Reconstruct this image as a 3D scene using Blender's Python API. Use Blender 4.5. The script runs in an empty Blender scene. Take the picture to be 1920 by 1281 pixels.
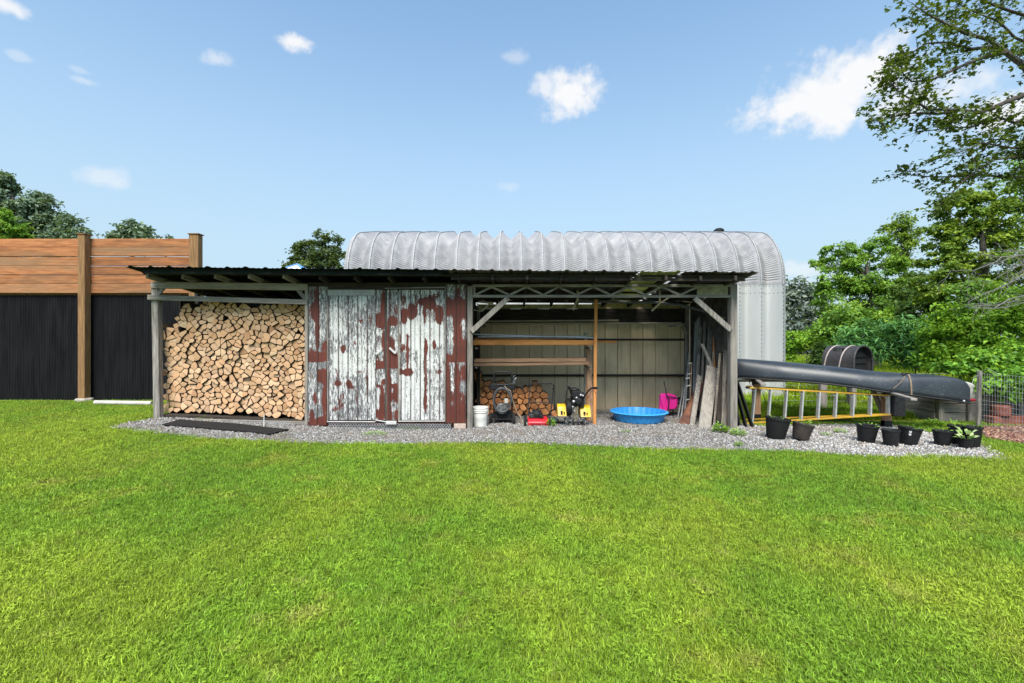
import bpy, math, random
import numpy as np
from mathutils import Vector, Matrix, noise as mnoise

C = bpy.context.scene.collection
SC = bpy.context.scene
random.seed(7)
RNG = np.random.default_rng(7)
R = math.radians

# ------------------------------------------------------------------ camera
F = 880.0                      # focal length in pixels of the 1920 wide photograph
CAM_H = 1.65
cam_data = bpy.data.cameras.new("camera")
cam_data.sensor_width = 36.0
cam_data.lens = F / 1920.0 * 36.0
cam_data.clip_start = 0.05
cam_data.clip_end = 3000.0
cam = bpy.data.objects.new("camera", cam_data)
cam.location = (0, 0, CAM_H)
cam.rotation_euler = (R(90), 0, 0)
C.objects.link(cam)
SC.camera = cam

# ------------------------------------------------------------------ light
SUN_EL, SUN_AZ = R(55), R(186)   # azimuth clockwise from +Y: behind the camera, a little to the left
SUN_STRENGTH = 2.7
SKY_STRENGTH = 0.098
EXPOSURE = 1.35
SC.view_settings.view_transform = 'Standard'
SC.view_settings.look = 'None'
SC.view_settings.exposure = EXPOSURE
SC.view_settings.gamma = 1.0
SC.view_settings.use_curve_mapping = False
sl = bpy.data.lights.new("sun", 'SUN')
sl.energy = SUN_STRENGTH
sl.angle = R(34)
sl.color = (1.0, 0.95, 0.87)
sun = bpy.data.objects.new("sun", sl)
sd = Vector((math.sin(SUN_AZ) * math.cos(SUN_EL), math.cos(SUN_AZ) * math.cos(SUN_EL), math.sin(SUN_EL)))
sun.rotation_euler = sd.to_track_quat('Z', 'Y').to_euler()
sun.location = (0, -5, 30)
C.objects.link(sun)


class NT:
    """small helper round a node tree"""
    def __init__(self, tree):
        self.t = tree
        tree.nodes.clear()

    def n(self, kind, ins=None, **props):
        nd = self.t.nodes.new(kind)
        for k, v in props.items():
            setattr(nd, k, v)
        for k, v in (ins or {}).items():
            s = nd.inputs[k]
            if isinstance(v, bpy.types.NodeSocket):
                self.t.links.new(v, s)
            else:
                s.default_value = v
        return nd

    def math(self, op, a, b=0.0, clamp=False):
        nd = self.n('ShaderNodeMath', {0: a, 1: b}, operation=op, use_clamp=clamp)
        return nd.outputs[0]

    def mixc(self, f, a, b, blend='MIX'):
        nd = self.n('ShaderNodeMix', None, data_type='RGBA', blend_type=blend)
        for idx, v in ((0, f), (6, a), (7, b)):
            s = nd.inputs[idx]
            if isinstance(v, bpy.types.NodeSocket):
                self.t.links.new(v, s)
            else:
                if idx and len(v) == 3:
                    v = (*v, 1)
                s.default_value = v
        return nd.outputs[2]

    def step(self, v, lo, hi):
        nd = self.n('ShaderNodeMapRange', {'Value': v, 'From Min': lo, 'From Max': hi}, interpolation_type='SMOOTHSTEP')
        return nd.outputs[0]

    def link(self, a, b):
        self.t.links.new(a, b)


world = bpy.data.worlds.new("World")
SC.world = world
world.use_nodes = True
w = NT(world.node_tree)
sky = w.n('ShaderNodeTexSky')
sky.sky_type = 'NISHITA'
sky.sun_disc = False
sky.sun_elevation = SUN_EL
sky.sun_rotation = SUN_AZ
sky.air_density = 1.0
sky.dust_density = 1.2
sky.ozone_density = 2.0
wtc = w.n('ShaderNodeTexCoord')
wdir = w.n('ShaderNodeVectorMath', {0: wtc.outputs['Generated']}, operation='NORMALIZE').outputs[0]
# thin milky veil that thickens towards the horizon, as on a humid summer day
wz = w.n('ShaderNodeSeparateXYZ', {0: wdir}).outputs[2]
veil = w.math('ADD', .2, w.math('MULTIPLY', w.step(wz, 0.66, 0.02), 0.72))
skyt = w.mixc(1.0, sky.outputs[0], (.80, 1.04, 1.10), 'MULTIPLY')
skyc = w.mixc(veil, skyt, (2.30, 2.94, 3.34))
# small fair weather clouds, each at its own bearing
CLOUDS = [  # px, py, half width, half height, density
    (1065, 172, 62, 40, 1.0), (1025, 165, 36, 24, .8), (550, 79, 30, 15, .95), (410, 112, 22, 12, .5), (158, 152, 20, 7, .35),
    (148, 131, 17, 7, .25), (38, 107, 16, 9, .3), (198, 335, 42, 22, .45), (5, 6, 30, 18, .9),
    (967, 108, 30, 11, .35), (955, 350, 20, 10, .25), (1565, 178, 120, 62, 1.0), (1500, 196, 100, 34, 1.0), (1570, 215, 50, 36, 1.0), (1610, 140, 80, 56, 1.0), (1700, 190, 110, 36, .75),
    (1890, 215, 90, 34, .9), (1500, 505, 60, 22, .5), (1450, 545, 120, 40, .3)]
cn = w.n('ShaderNodeTexNoise', {'Vector': wdir, 'Scale': 22.0, 'Detail': 8.0, 'Roughness': .6}).outputs[0]
cn2 = w.n('ShaderNodeTexNoise', {'Vector': wdir, 'Scale': 60.0, 'Detail': 5.0}).outputs[0]
cnoise = w.math('ADD', w.math('MULTIPLY', w.math('SUBTRACT', cn, .5), 1.9), w.math('MULTIPLY', w.math('SUBTRACT', cn2, .5), 0.8))
cmask = None
for px, py, hw, hh, den in CLOUDS:
    d = Vector(((px - 960) / F, 1.0, (640.5 - py) / F))
    ln = d.length
    d.normalize()
    sub = w.n('ShaderNodeVectorMath', {0: wdir, 1: tuple(d)}, operation='SUBTRACT').outputs[0]
    sx, sz = F * ln / (hw * 1.12), F * ln / (hh * 1.12)
    mul = w.n('ShaderNodeVectorMath', {0: sub, 1: (sx, sx * .7, sz)}, operation='MULTIPLY').outputs[0]
    le = w.n('ShaderNodeVectorMath', {0: mul}, operation='LENGTH').outputs[1]
    v = w.math('ADD', w.math('SUBTRACT', 1.0, le), cnoise)
    v = w.math('MULTIPLY', w.step(v, -.12, .80), den)
    cmask = v if cmask is None else w.math('MAXIMUM', cmask, v)
skyc = w.mixc(cmask, skyc, (3.85, 3.88, 3.95))
bg = w.n('ShaderNodeBackground', {'Color': skyc, 'Strength': SKY_STRENGTH})
wo = w.n('ShaderNodeOutputWorld', {'Surface': bg.outputs[0]})

# ------------------------------------------------------------------ helpers


def P(px, py, Y):
    """point seen at pixel (px, py) of the photograph, Y metres in front of the camera"""
    return Vector(((px - 960) / F * Y, Y, CAM_H - (py - 640.5) / F * Y))


def smooth(t):
    t = np.clip(t, 0, 1)
    return t * t * (3 - 2 * t)


def gz(x, y):
    """height of the ground"""
    return float(0.2 * smooth((-2.0 - x) / 4.9) * smooth((y - 3) / 5.0) * (1 - smooth((y - 14) / 20)))


def gza(x, y):
    return 0.2 * smooth((-2.0 - x) / 4.9) * smooth((y - 3) / 5.0) * (1 - smooth((y - 14) / 20))


def root_off(parent):
    o = Vector((0, 0, 0))
    while parent is not None:
        o += parent.location
        parent = parent.parent
    return o


def tag(o, label=None, cat=None, group=None, kind=None):
    if label:
        o['label'] = label
    if cat:
        o['category'] = cat
    if group:
        o['group'] = group
    if kind:
        o['kind'] = kind
    return o


def thing(name, label, cat, loc=(0, 0, 0), group=None):
    o = bpy.data.objects.new(name, None)
    o.empty_display_size = 0.1
    o.location = loc
    C.objects.link(o)
    return tag(o, label, cat, group)


class MB:
    def __init__(self):
        self.v, self.f, self.m = [], [], []

    def add(self, vs, fs, m=0):
        b = len(self.v)
        self.v.extend([tuple(p) for p in vs])
        for f in fs:
            self.f.append(tuple(b + i for i in f))
            self.m.append(m)
        return self

    def box(self, lo, hi, m=0):
        x0, y0, z0 = lo
        x1, y1, z1 = hi
        return self.add([(x0, y0, z0), (x1, y0, z0), (x1, y1, z0), (x0, y1, z0), (x0, y0, z1), (x1, y0, z1), (x1, y1, z1), (x0, y1, z1)],
                        [(0, 3, 2, 1), (4, 5, 6, 7), (0, 1, 5, 4), (1, 2, 6, 5), (2, 3, 7, 6), (3, 0, 4, 7)], m)

    def bar(self, p, q, wd, ht, up=(0, 0, 1), m=0):
        """rectangular bar from p to q; wd across, ht along up"""
        p, q = Vector(p), Vector(q)
        d = (q - p).normalized()
        u = Vector(up)
        s = d.cross(u)
        if s.length < 1e-4:
            s = d.cross(Vector((0, 1, 0)))
        s.normalize()
        u = s.cross(d).normalized()
        vs = []
        for c in (p, q):
            for a, b in ((-1, -1), (1, -1), (1, 1), (-1, 1)):
                vs.append(c + s * (a * wd / 2) + u * (b * ht / 2))
        return self.add(vs, [(3, 2, 1, 0), (4, 5, 6, 7), (0, 1, 5, 4), (1, 2, 6, 5), (2, 3, 7, 6), (3, 0, 4, 7)], m)

    def tube(self, pts, r, n=8, closed=False, m=0, cap=True):
        pts = [Vector(p) for p in pts]
        k = len(pts)
        rs = r if isinstance(r, (list, tuple, np.ndarray)) else [r] * k
        rings = []
        prev = None
        for i, p in enumerate(pts):
            if closed:
                d = pts[(i + 1) % k] - pts[i - 1]
            else:
                d = pts[min(i + 1, k - 1)] - pts[max(i - 1, 0)]
            d.normalize()
            if prev is None:
                a = d.cross(Vector((0, 0, 1)))
                if a.length < .1:
                    a = d.cross(Vector((1, 0, 0)))
            else:
                a = prev - d * prev.dot(d)
                if a.length < 1e-5:
                    a = d.cross(Vector((1, .3, 0)))
            a.normalize()
            prev = a
            b = d.cross(a)
            rings.append([p + (a * math.cos(2 * math.pi * j / n) + b * math.sin(2 * math.pi * j / n)) * rs[i] for j in range(n)])
        vs = [q for ring in rings for q in ring]
        fs = []
        for i in range(k if closed else k - 1):
            i2 = (i + 1) % k
            for j in range(n):
                j2 = (j + 1) % n
                fs.append((i * n + j, i * n + j2, i2 * n + j2, i2 * n + j))
        if cap and not closed:
            fs.append(tuple(range(n - 1, -1, -1)))
            fs.append(tuple((k - 1) * n + j for j in range(n)))
        return self.add(vs, fs, m)

    def lathe(self, prof, c=(0, 0, 0), n=28, m=0, axis='z', wob=None):
        """prof: list of (radius, height)"""
        vs, fs = [], []
        for i, (r, h) in enumerate(prof):
            for j in range(n):
                a = 2 * math.pi * j / n
                rr = r * (wob(a, h) if wob else 1)
                if axis == 'z':
                    vs.append((c[0] + rr * math.cos(a), c[1] + rr * math.sin(a), c[2] + h))
                elif axis == 'x':
                    vs.append((c[0] + h, c[1] + rr * math.cos(a), c[2] + rr * math.sin(a)))
                else:
                    vs.append((c[0] + rr * math.sin(a), c[1] + h, c[2] + rr * math.cos(a)))
        for i in range(len(prof) - 1):
            for j in range(n):
                j2 = (j + 1) % n
                fs.append((i * n + j, i * n + j2, (i + 1) * n + j2, (i + 1) * n + j))
        return self.add(vs, fs, m)

    def disc(self, c, r, n=24, axis='z', m=0):
        vs = []
        for j in range(n):
            a = 2 * math.pi * j / n
            if axis == 'z':
                vs.append((c[0] + r * math.cos(a), c[1] + r * math.sin(a), c[2]))
            elif axis == 'x':
                vs.append((c[0], c[1] + r * math.cos(a), c[2] + r * math.sin(a)))
            else:
                vs.append((c[0] + r * math.sin(a), c[1], c[2] + r * math.cos(a)))
        return self.add(vs, [tuple(range(n))], m)

    def grid(self, pts, m=0):
        """pts[i][j] -> quads"""
        ni, nj = len(pts), len(pts[0])
        vs = [p for row in pts for p in row]
        fs = [(i * nj + j, (i + 1) * nj + j, (i + 1) * nj + j + 1, i * nj + j + 1) for i in range(ni - 1) for j in range(nj - 1)]
        return self.add(vs, fs, m)

    def sphere(self, c, r, n=12, k=8, m=0):
        if not isinstance(r, (tuple, list)):
            r = (r, r, r)
        pts = []
        for i in range(k + 1):
            th = math.pi * i / k
            pts.append([(c[0] + r[0] * math.sin(th) * math.cos(2 * math.pi * j / n), c[1] + r[1] * math.sin(th) * math.sin(2 * math.pi * j / n), c[2] + r[2] * math.cos(th)) for j in range(n + 1)])
        return self.grid(pts, m)

    def build(self, name, mats, parent=None, smooth=False, bevel=0, origin=None, solid=0):
        if not isinstance(mats, (list, tuple)):
            mats = [mats]
        off = root_off(parent) if parent is not None else Vector(origin or (0, 0, 0))
        me = bpy.data.meshes.new(name)
        me.from_pydata([(a - off.x, b - off.y, c - off.z) for a, b, c in self.v], [], self.f)
        for mt in mats:
            me.materials.append(mt)
        if len(mats) > 1:
            me.polygons.foreach_set('material_index', self.m)
        if smooth:
            me.polygons.foreach_set('use_smooth', [True] * len(me.polygons))
            try:
                me.set_sharp_from_angle(angle=R(40))
            except Exception:
                pass
        me.update()
        o = bpy.data.objects.new(name, me)
        C.objects.link(o)
        if parent is not None:
            o.parent = parent
        else:
            o.location = off
        if solid:
            md = o.modifiers.new('thickness', 'SOLIDIFY')
            md.thickness = solid
            md.offset = 0
        if bevel:
            md = o.modifiers.new('bevel', 'BEVEL')
            md.width = bevel
            md.segments = 1
            md.limit_method = 'ANGLE'
        return o


def copy_tree(o, parent=None):
    c = o.copy()
    C.objects.link(c)
    c.parent = parent
    for ch in [x for x in o.children]:
        copy_tree(ch, c)
    return c


# ------------------------------------------------------------------ materials
def new_mat(name):
    m = bpy.data.materials.new(name)
    m.use_nodes = True
    return m, NT(m.node_tree)


def surf(name, c1, c2=None, scale=6.0, stretch=(1, 1, 1), rough=.75, bump=.25, bscale=None, metal=0.0, detail=6.0,
         lo=.35, hi=.65, rand=0.0, c3=None, s3=1.2, k3=.5, spec=.4, bdist=.01):
    """noise-mottled surface: c1/c2 by fine noise, c3 by coarse patches, rand = per object brightness spread"""
    m, t = new_mat(name)
    c2 = c2 or c1
    tc = t.n('ShaderNodeTexCoord').outputs['Object']
    oi = t.n('ShaderNodeObjectInfo')
    sh = t.n('ShaderNodeVectorMath', {0: tc, 1: t.n('ShaderNodeCombineXYZ', {0: t.math('MULTIPLY', oi.outputs['Random'], 17.0), 1: t.math('MULTIPLY', oi.outputs['Random'], 5.0), 2: 0.0}).outputs[0]}, operation='ADD').outputs[0]
    mp = t.n('ShaderNodeVectorMath', {0: sh, 1: stretch}, operation='MULTIPLY').outputs[0]
    nz = t.n('ShaderNodeTexNoise', {'Vector': mp, 'Scale': scale, 'Detail': detail, 'Roughness': .6}).outputs[0]
    col = t.mixc(t.step(nz, lo, hi), c1, c2)
    if c3:
        n3 = t.n('ShaderNodeTexNoise', {'Vector': mp, 'Scale': s3, 'Detail': 5.0}).outputs[0]
        col = t.mixc(t.math('MULTIPLY', t.step(n3, .45, .65), k3), col, c3)
    if rand:
        br = t.math('ADD', 1.0 - rand, t.math('MULTIPLY', oi.outputs['Random'], 2 * rand))
        col = t.n('ShaderNodeVectorMath', {0: col, 'Scale': br}, operation='SCALE').outputs[0]
    b = t.n('ShaderNodeBsdfPrincipled', {'Base Color': col, 'Roughness': rough, 'Metallic': metal, 'Specular IOR Level': spec})
    if bump:
        bn = t.n('ShaderNodeTexNoise', {'Vector': mp, 'Scale': bscale or scale * 2.5, 'Detail': 8.0, 'Roughness': .65}).outputs[0]
        bp = t.n('ShaderNodeBump', {'Strength': bump, 'Distance': bdist, 'Height': bn})
        t.link(bp.outputs[0], b.inputs['Normal'])
    t.n('ShaderNodeOutputMaterial', {'Surface': b.outputs[0]})
    return m


GX, GY, GZ = (.12, 1.6, 1.6), (1.6, .12, 1.6), (1.6, 1.6, .12)


def wood(name, c1, c2, grain, **k):
    kw = dict(scale=22, stretch=grain, rough=.85, bump=.5, bscale=34, lo=.3, hi=.7, spec=.2)
    kw.update(k)
    return surf(name, c1, c2, **kw)


GREY1, GREY2 = (.30, .275, .245), (.11, .098, .088)
W = {}
for key, g in (('x', GX), ('y', GY), ('z', GZ)):
    W['grey_' + key] = wood('weathered_wood_' + key, GREY1, GREY2, g, c3=(.34, .30, .25), k3=.5, rand=.12)
    W['pale_' + key] = wood('pale_wood_' + key, (.40, .34, .25), (.26, .21, .15), g, rand=.12)
    W['dark_' + key] = wood('dark_wood_' + key, (.055, .045, .036), (.02, .017, .014), g, rand=.15)
    W['orange_' + key] = wood('orange_wood_' + key, (.66, .29, .09), (.45, .18, .055), g, rand=.1)
    W['brown_' + key] = wood('brown_wood_' + key, (.42, .25, .15), (.25, .145, .09), g, rand=.1)
W['fence'] = wood('fence_board_wood', (.40, .165, .068), (.21, .085, .036), (.16, 1.6, 1.5), scale=14, c3=(.20, .13, .075), s3=1.5, k3=.7, rand=.22)
W['fence_post'] = wood('fence_post_wood', (.29, .165, .075), (.16, .09, .042), GZ, rand=.08)

M = {}
M['black_metal'] = surf('black_painted_metal', (.008, .008, .009), (.016, .016, .017), rough=.55, bump=.1)
M['black_plastic'] = surf('black_plastic', (.010, .010, .011), (.018, .018, .019), rough=.6, spec=.25, bump=.12, scale=15)
M['rubber'] = surf('black_rubber', (.012, .012, .012), (.02, .02, .02), spec=.2, rough=.85, bump=.3, scale=40)
M['galv'] = surf('galvanised_metal', (.52, .53, .54), (.4, .41, .42), rough=.45, metal=.6, scale=9, bump=.08)
M['alu'] = surf('aluminium', (.62, .62, .62), (.5, .5, .5), rough=.4, metal=.55, scale=12, bump=.05)
M['white_plastic'] = surf('white_plastic', (.50, .48, .44), (.40, .38, .34), rough=.5, bump=.05, scale=5)
M['bucket_plastic'] = surf('bucket_white_plastic', (.80, .78, .73), (.72, .70, .64), rough=.5, bump=.04, scale=5)
M['white_paint'] = surf('white_paint', (.56, .55, .53), (.45, .44, .42), rough=.6, bump=.1, scale=9)
M['red_paint'] = surf('red_paint', (.52, .018, .03), (.42, .014, .025), rough=.35, bump=.06, scale=9)
M['yellow_paint'] = surf('yellow_paint', (.72, .47, .015), (.58, .36, .012), rough=.4, bump=.06, scale=9, c3=(.2, .13, .03), s3=5, k3=.45)
M['ladder'] = surf('yellow_fibreglass', (.50, .29, .02), (.36, .20, .018), rough=.55, scale=8, stretch=(.3, 1, 1), c3=(.3, .18, .03), k3=.4)
M['blue_plastic'] = surf('blue_plastic', (.05, .36, .80), (.04, .30, .72), rough=.38, bump=.03, scale=3)
M['pink_plastic'] = surf('pink_plastic', (.82, .03, .30), (.72, .02, .25), rough=.4, bump=.03, scale=3)
M['rust'] = surf('rusty_steel', (.16, .062, .035), (.075, .03, .02), rough=.85, scale=7, bump=.3, c3=(.24, .10, .05), k3=.5)
M['concrete'] = surf('concrete', (.42, .38, .33), (.3, .27, .23), rough=.9, scale=10, bump=.4)
M['engine'] = surf('engine_grey', (.20, .20, .20), (.06, .06, .06), rough=.45, metal=.4, scale=16, bump=.2)
M['green_plastic'] = surf('dark_green_fabric', (.02, .05, .03), (.03, .06, .04), rough=.8)
M['strap'] = surf('tan_strap', (.24, .175, .125), (.16, .115, .08), rough=.8)
M['soil'] = surf('potting_soil', (.05, .033, .022), (.025, .017, .012), rough=.95, scale=30, bump=.8)
M['brown_plastic'] = surf('brown_black_plastic', (.035, .027, .023), (.05, .04, .034), rough=.55, scale=12)
M['blue_fabric'] = surf('blue_canopy_fabric', (.10, .24, .52), (.12, .28, .56), rough=.7, bump=.05)
M['white_fabric'] = surf('white_canopy_fabric', (.75, .78, .8), (.7, .73, .77), rough=.7, bump=.05)
M['brick'] = surf('red_brick', (.24, .075, .05), (.15, .05, .036), rough=.9, scale=12, bump=.4)
M['box_plastic'] = surf('faded_black_plastic', (.035, .031, .032), (.05, .045, .045), rough=.6, scale=8)
M['seam_steel'] = surf('pale_seam_steel', (.40, .395, .40), (.31, .305, .31), rough=.7, scale=8, bump=.05)
M['pole_grey'] = surf('dull_pole_metal', (.30, .30, .30), (.2, .2, .2), rough=.6, scale=6, stretch=(1, 1, .2), rand=.3)
M['hose'] = surf('grey_black_hose', (.05, .052, .055), (.09, .092, .096), rough=.4, scale=20, bump=.05)
# ------------------------------------------------------------------ more materials


def pos_noise(t, scale, detail=4.0, stretch=(1, 1, 1)):
    g = t.n('ShaderNodeNewGeometry').outputs['Position']
    v = t.n('ShaderNodeVectorMath', {0: g, 1: stretch}, operation='MULTIPLY').outputs[0]
    return t.n('ShaderNodeTexNoise', {'Vector': v, 'Scale': scale, 'Detail': detail, 'Roughness': .6}).outputs[0]


def lawn_color(t, k=1.0):
    a = pos_noise(t, .33, 3.0, (1.0, .8, 0))
    b = pos_noise(t, 1.3, 4.0, (1, 1, 0))
    c = pos_noise(t, 4.5, 3.0, (1, 1, 0))
    col = t.mixc(t.step(a, .38, .62), (.180 * k, .335 * k, .026 * k), (.300 * k, .410 * k, .034 * k))
    col = t.mixc(t.math('MULTIPLY', t.step(b, .48, .74), .60), col, (.36 * k, .40 * k, .035 * k))
    dry = t.math('MULTIPLY', t.step(t.math('ADD', t.math('MULTIPLY', b, .5), t.math('MULTIPLY', c, .5)), .54, .68), .40)
    col = t.mixc(dry, col, (.46 * k, .41 * k, .13 * k))
    st = pos_noise(t, 1.15, 2.0, (.95, .22, 0))
    col = t.n('ShaderNodeVectorMath', {0: col, 'Scale': t.math('ADD', .94, t.math('MULTIPLY', t.step(st, .35, .65), .11))}, operation='SCALE').outputs[0]
    return col


def leaf_shader(t, col, trans=.35, rough=.5, spec=.3):
    b = t.n('ShaderNodeBsdfPrincipled', {'Base Color': col, 'Roughness': rough, 'Specular IOR Level': spec})
    tcol = t.mixc(.5, col, (.25, .33, .02), 'MIX')
    tr = t.n('ShaderNodeBsdfTranslucent', {'Color': tcol})
    mx = t.n('ShaderNodeMixShader', {0: trans, 1: b.outputs[0], 2: tr.outputs[0]})
    t.n('ShaderNodeOutputMaterial', {'Surface': mx.outputs[0]})


m, t = new_mat('lawn_grass')
oi = t.n('ShaderNodeObjectInfo')
col = lawn_color(t, 1.0)
tint = t.n('ShaderNodeAttribute', attribute_name='tint').outputs['Fac']
br = t.math('MULTIPLY', t.math('ADD', .6, t.math('MULTIPLY', oi.outputs['Random'], .8)), tint)
col = t.n('ShaderNodeVectorMath', {0: col, 'Scale': br}, operation='SCALE').outputs[0]
straw = t.n('ShaderNodeAttribute', attribute_name='straw').outputs['Fac']
col = t.mixc(straw, col, (.40, .34, .14))
leaf_shader(t, col, .3, .5, .25)
M['grass'] = m

m, t = new_mat('lawn_soil')
col = lawn_color(t, .52)
nz = pos_noise(t, 42, 6.0)
col = t.mixc(t.step(nz, .40, .62), col, (.10, .09, .03))
nf = pos_noise(t, .02, 2.0)
b = t.n('ShaderNodeBsdfPrincipled', {'Base Color': col, 'Roughness': .95, 'Specular IOR Level': .1})
bp = t.n('ShaderNodeBump', {'Strength': .8, 'Distance': .04, 'Height': nz})
t.link(bp.outputs[0], b.inputs['Normal'])
t.n('ShaderNodeOutputMaterial', {'Surface': b.outputs[0]})
M['ground'] = m

m, t = new_mat('meadow_grass')
oi = t.n('ShaderNodeObjectInfo')
tint = t.n('ShaderNodeAttribute', attribute_name='tint').outputs['Fac']
a = pos_noise(t, .35, 3.0)
col = t.mixc(t.step(a, .38, .62), (.19, .33, .014), (.34, .43, .022))
br = t.math('MULTIPLY', t.math('ADD', .75, t.math('MULTIPLY', oi.outputs['Random'], .5)), tint)
col = t.n('ShaderNodeVectorMath', {0: col, 'Scale': br}, operation='SCALE').outputs[0]
leaf_shader(t, col, .35, .55, .2)
M['meadow'] = m


def gravel_mat(name, tints):
    m, t = new_mat(name)
    oi = t.n('ShaderNodeObjectInfo').outputs['Random']
    cr = t.n('ShaderNodeValToRGB', {0: oi})
    cr.color_ramp.interpolation = 'CONSTANT'
    els = cr.color_ramp.elements
    while len(els) > 1:
        els.remove(els[-1])
    els[0].color = (*tints[0], 1)
    for i, c in enumerate(tints[1:]):
        e = els.new((i + 1) / len(tints))
        e.color = (*c, 1)
    nz = pos_noise(t, 60, 3.0)
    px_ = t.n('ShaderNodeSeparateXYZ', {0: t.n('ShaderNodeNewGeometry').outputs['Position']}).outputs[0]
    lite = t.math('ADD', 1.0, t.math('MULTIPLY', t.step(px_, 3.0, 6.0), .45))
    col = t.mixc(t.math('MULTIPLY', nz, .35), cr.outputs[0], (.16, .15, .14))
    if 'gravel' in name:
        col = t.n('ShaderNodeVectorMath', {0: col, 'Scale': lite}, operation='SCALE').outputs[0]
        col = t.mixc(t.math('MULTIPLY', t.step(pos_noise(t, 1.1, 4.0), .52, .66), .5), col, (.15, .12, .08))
    b = t.n('ShaderNodeBsdfPrincipled', {'Base Color': col, 'Roughness': .85, 'Specular IOR Level': .25})
    t.n('ShaderNodeOutputMaterial', {'Surface': b.outputs[0]})
    return m


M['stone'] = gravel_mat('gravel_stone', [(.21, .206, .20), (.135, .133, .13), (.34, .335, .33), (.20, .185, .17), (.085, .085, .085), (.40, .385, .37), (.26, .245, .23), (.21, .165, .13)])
M['mulch_chip'] = gravel_mat('mulch_chip', [(.26, .11, .07), (.19, .075, .05), (.33, .17, .11), (.13, .06, .045), (.36, .22, .15)])
M['gravel'] = surf('gravel_bed', (.22, .215, .21), (.07, .066, .062), scale=55, lo=.3, hi=.62, rough=.95, bump=1.0, bscale=60, bdist=.02, c3=(.25, .21, .16), s3=1.1, k3=.5)
M['mulch'] = surf('mulch_bed', (.22, .095, .06), (.09, .045, .032), scale=50, rough=.95, bump=1.0, bscale=60, bdist=.02)


def foliage(name, c_dark, c_mid, c_light, trans=.35, scale=1.2):
    m, t = new_mat(name)
    tint = t.n('ShaderNodeAttribute', attribute_name='tint').outputs['Fac']
    n = pos_noise(t, scale, 3.0)
    v = t.math('ADD', t.math('MULTIPLY', tint, .75), t.math('MULTIPLY', n, .45))
    cr = t.n('ShaderNodeValToRGB', {0: v})
    e = cr.color_ramp.elements
    e[0].position, e[0].color = .25, (*c_dark, 1)
    e[1].position, e[1].color = .95, (*c_light, 1)
    k = e.new(.58)
    k.color = (*c_mid, 1)
    leaf_shader(t, cr.outputs[0], trans, .5, .25)
    return m


FOL = {
    'maple': foliage('maple_leaves', (0.072, 0.132, 0.020), (0.151, 0.252, 0.029), (0.303, 0.403, 0.044)),
    'overhang': foliage('overhanging_leaves', (0.024, 0.049, 0.009), (0.054, 0.099, 0.013), (0.130, 0.184, 0.022), .3),
    'light': foliage('light_green_leaves', (0.078, 0.175, 0.026), (0.164, 0.330, 0.040), (0.298, 0.473, 0.058)),
    'bright': foliage('bright_green_leaves', (0.109, 0.253, 0.022), (0.209, 0.406, 0.031), (0.340, 0.550, 0.044)),
    'sumac': foliage('sumac_leaves', (0.056, 0.179, 0.056), (0.127, 0.333, 0.098), (0.231, 0.487, 0.127)),
    'dark': foliage('dark_green_leaves', (0.031, 0.074, 0.021), (0.074, 0.147, 0.034), (0.147, 0.242, 0.053)),
    'bluish': foliage('hazed_grey_green_leaves', (0.087, 0.135, 0.099), (0.142, 0.207, 0.135), (0.217, 0.294, 0.174), .25, .3),  # distance haze put into the leaf colour
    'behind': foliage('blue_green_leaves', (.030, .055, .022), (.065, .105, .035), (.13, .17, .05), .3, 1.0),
    'far': foliage('hazed_grey_leaves', (0.129, 0.164, 0.147), (0.190, 0.233, 0.199), (0.276, 0.319, 0.259), .25, .2),  # greyer still, haze over the farthest row put into the colour
    'vine': foliage('vine_leaves', (0.063, 0.179, 0.021), (0.158, 0.346, 0.031), (0.305, 0.505, 0.046)),
    'hosta': foliage('hosta_leaves', (0.090, 0.210, 0.030), (0.210, 0.360, 0.075), (0.750, 0.825, 0.450), .3, 14),
}
M['bark'] = surf('grey_bark', (.14, .125, .11), (.06, .053, .046), stretch=(1.5, 1.5, .3), scale=9, rough=.95, bump=.6)
M['twig'] = surf('twig_bark', (.075, .062, .052), (.04, .033, .028), scale=9, rough=.95, bump=.2)
M['deadwood'] = surf('dead_grey_branches', (.30, .28, .26), (.2, .185, .17), scale=9, rough=.95, bump=.2)

# firewood
m, t = new_mat('split_wood_end')
oi = t.n('ShaderNodeObjectInfo').outputs['Random']
tc = t.n('ShaderNodeTexCoord').outputs['Object']
at = t.n('ShaderNodeAttribute', attribute_name='tint').outputs['Fac']
hz = t.n('ShaderNodeSeparateXYZ', {0: t.n('ShaderNodeNewGeometry').outputs['Position']})
n1 = t.n('ShaderNodeTexNoise', {'Vector': tc, 'Scale': 9.0, 'Detail': 6.0, 'Roughness': .65}).outputs[0]
n2 = t.n('ShaderNodeTexNoise', {'Vector': tc, 'Scale': 60.0, 'Detail': 4.0}).outputs[0]
cr = t.n('ShaderNodeValToRGB', {0: at})
e = cr.color_ramp.elements
e[0].position, e[0].color = 0.0, (.42, .225, .115, 1)
e[1].position, e[1].color = 1.0, (.64, .44, .27, 1)
for pos, cc in ((.3, (.54, .31, .165, 1)), (.6, (.58, .365, .205, 1)), (.85, (.55, .35, .22, 1))):
    k = e.new(pos)
    k.color = cc
col = t.mixc(t.math('MULTIPLY', t.step(n1, .42, .7), .35), cr.outputs[0], (.38, .23, .13))
col = t.mixc(t.math('MULTIPLY', t.step(n2, .5, .75), .3), col, (.62, .46, .30))
b = t.n('ShaderNodeBsdfPrincipled', {'Base Color': col, 'Roughness': .9, 'Specular IOR Level': .15})
bp = t.n('ShaderNodeBump', {'Strength': .5, 'Distance': .01, 'Height': t.math('ADD', n1, t.math('MULTIPLY', n2, .3))})
t.link(bp.outputs[0], b.inputs['Normal'])
t.n('ShaderNodeOutputMaterial', {'Surface': b.outputs[0]})
M['log_end'] = m
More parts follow.
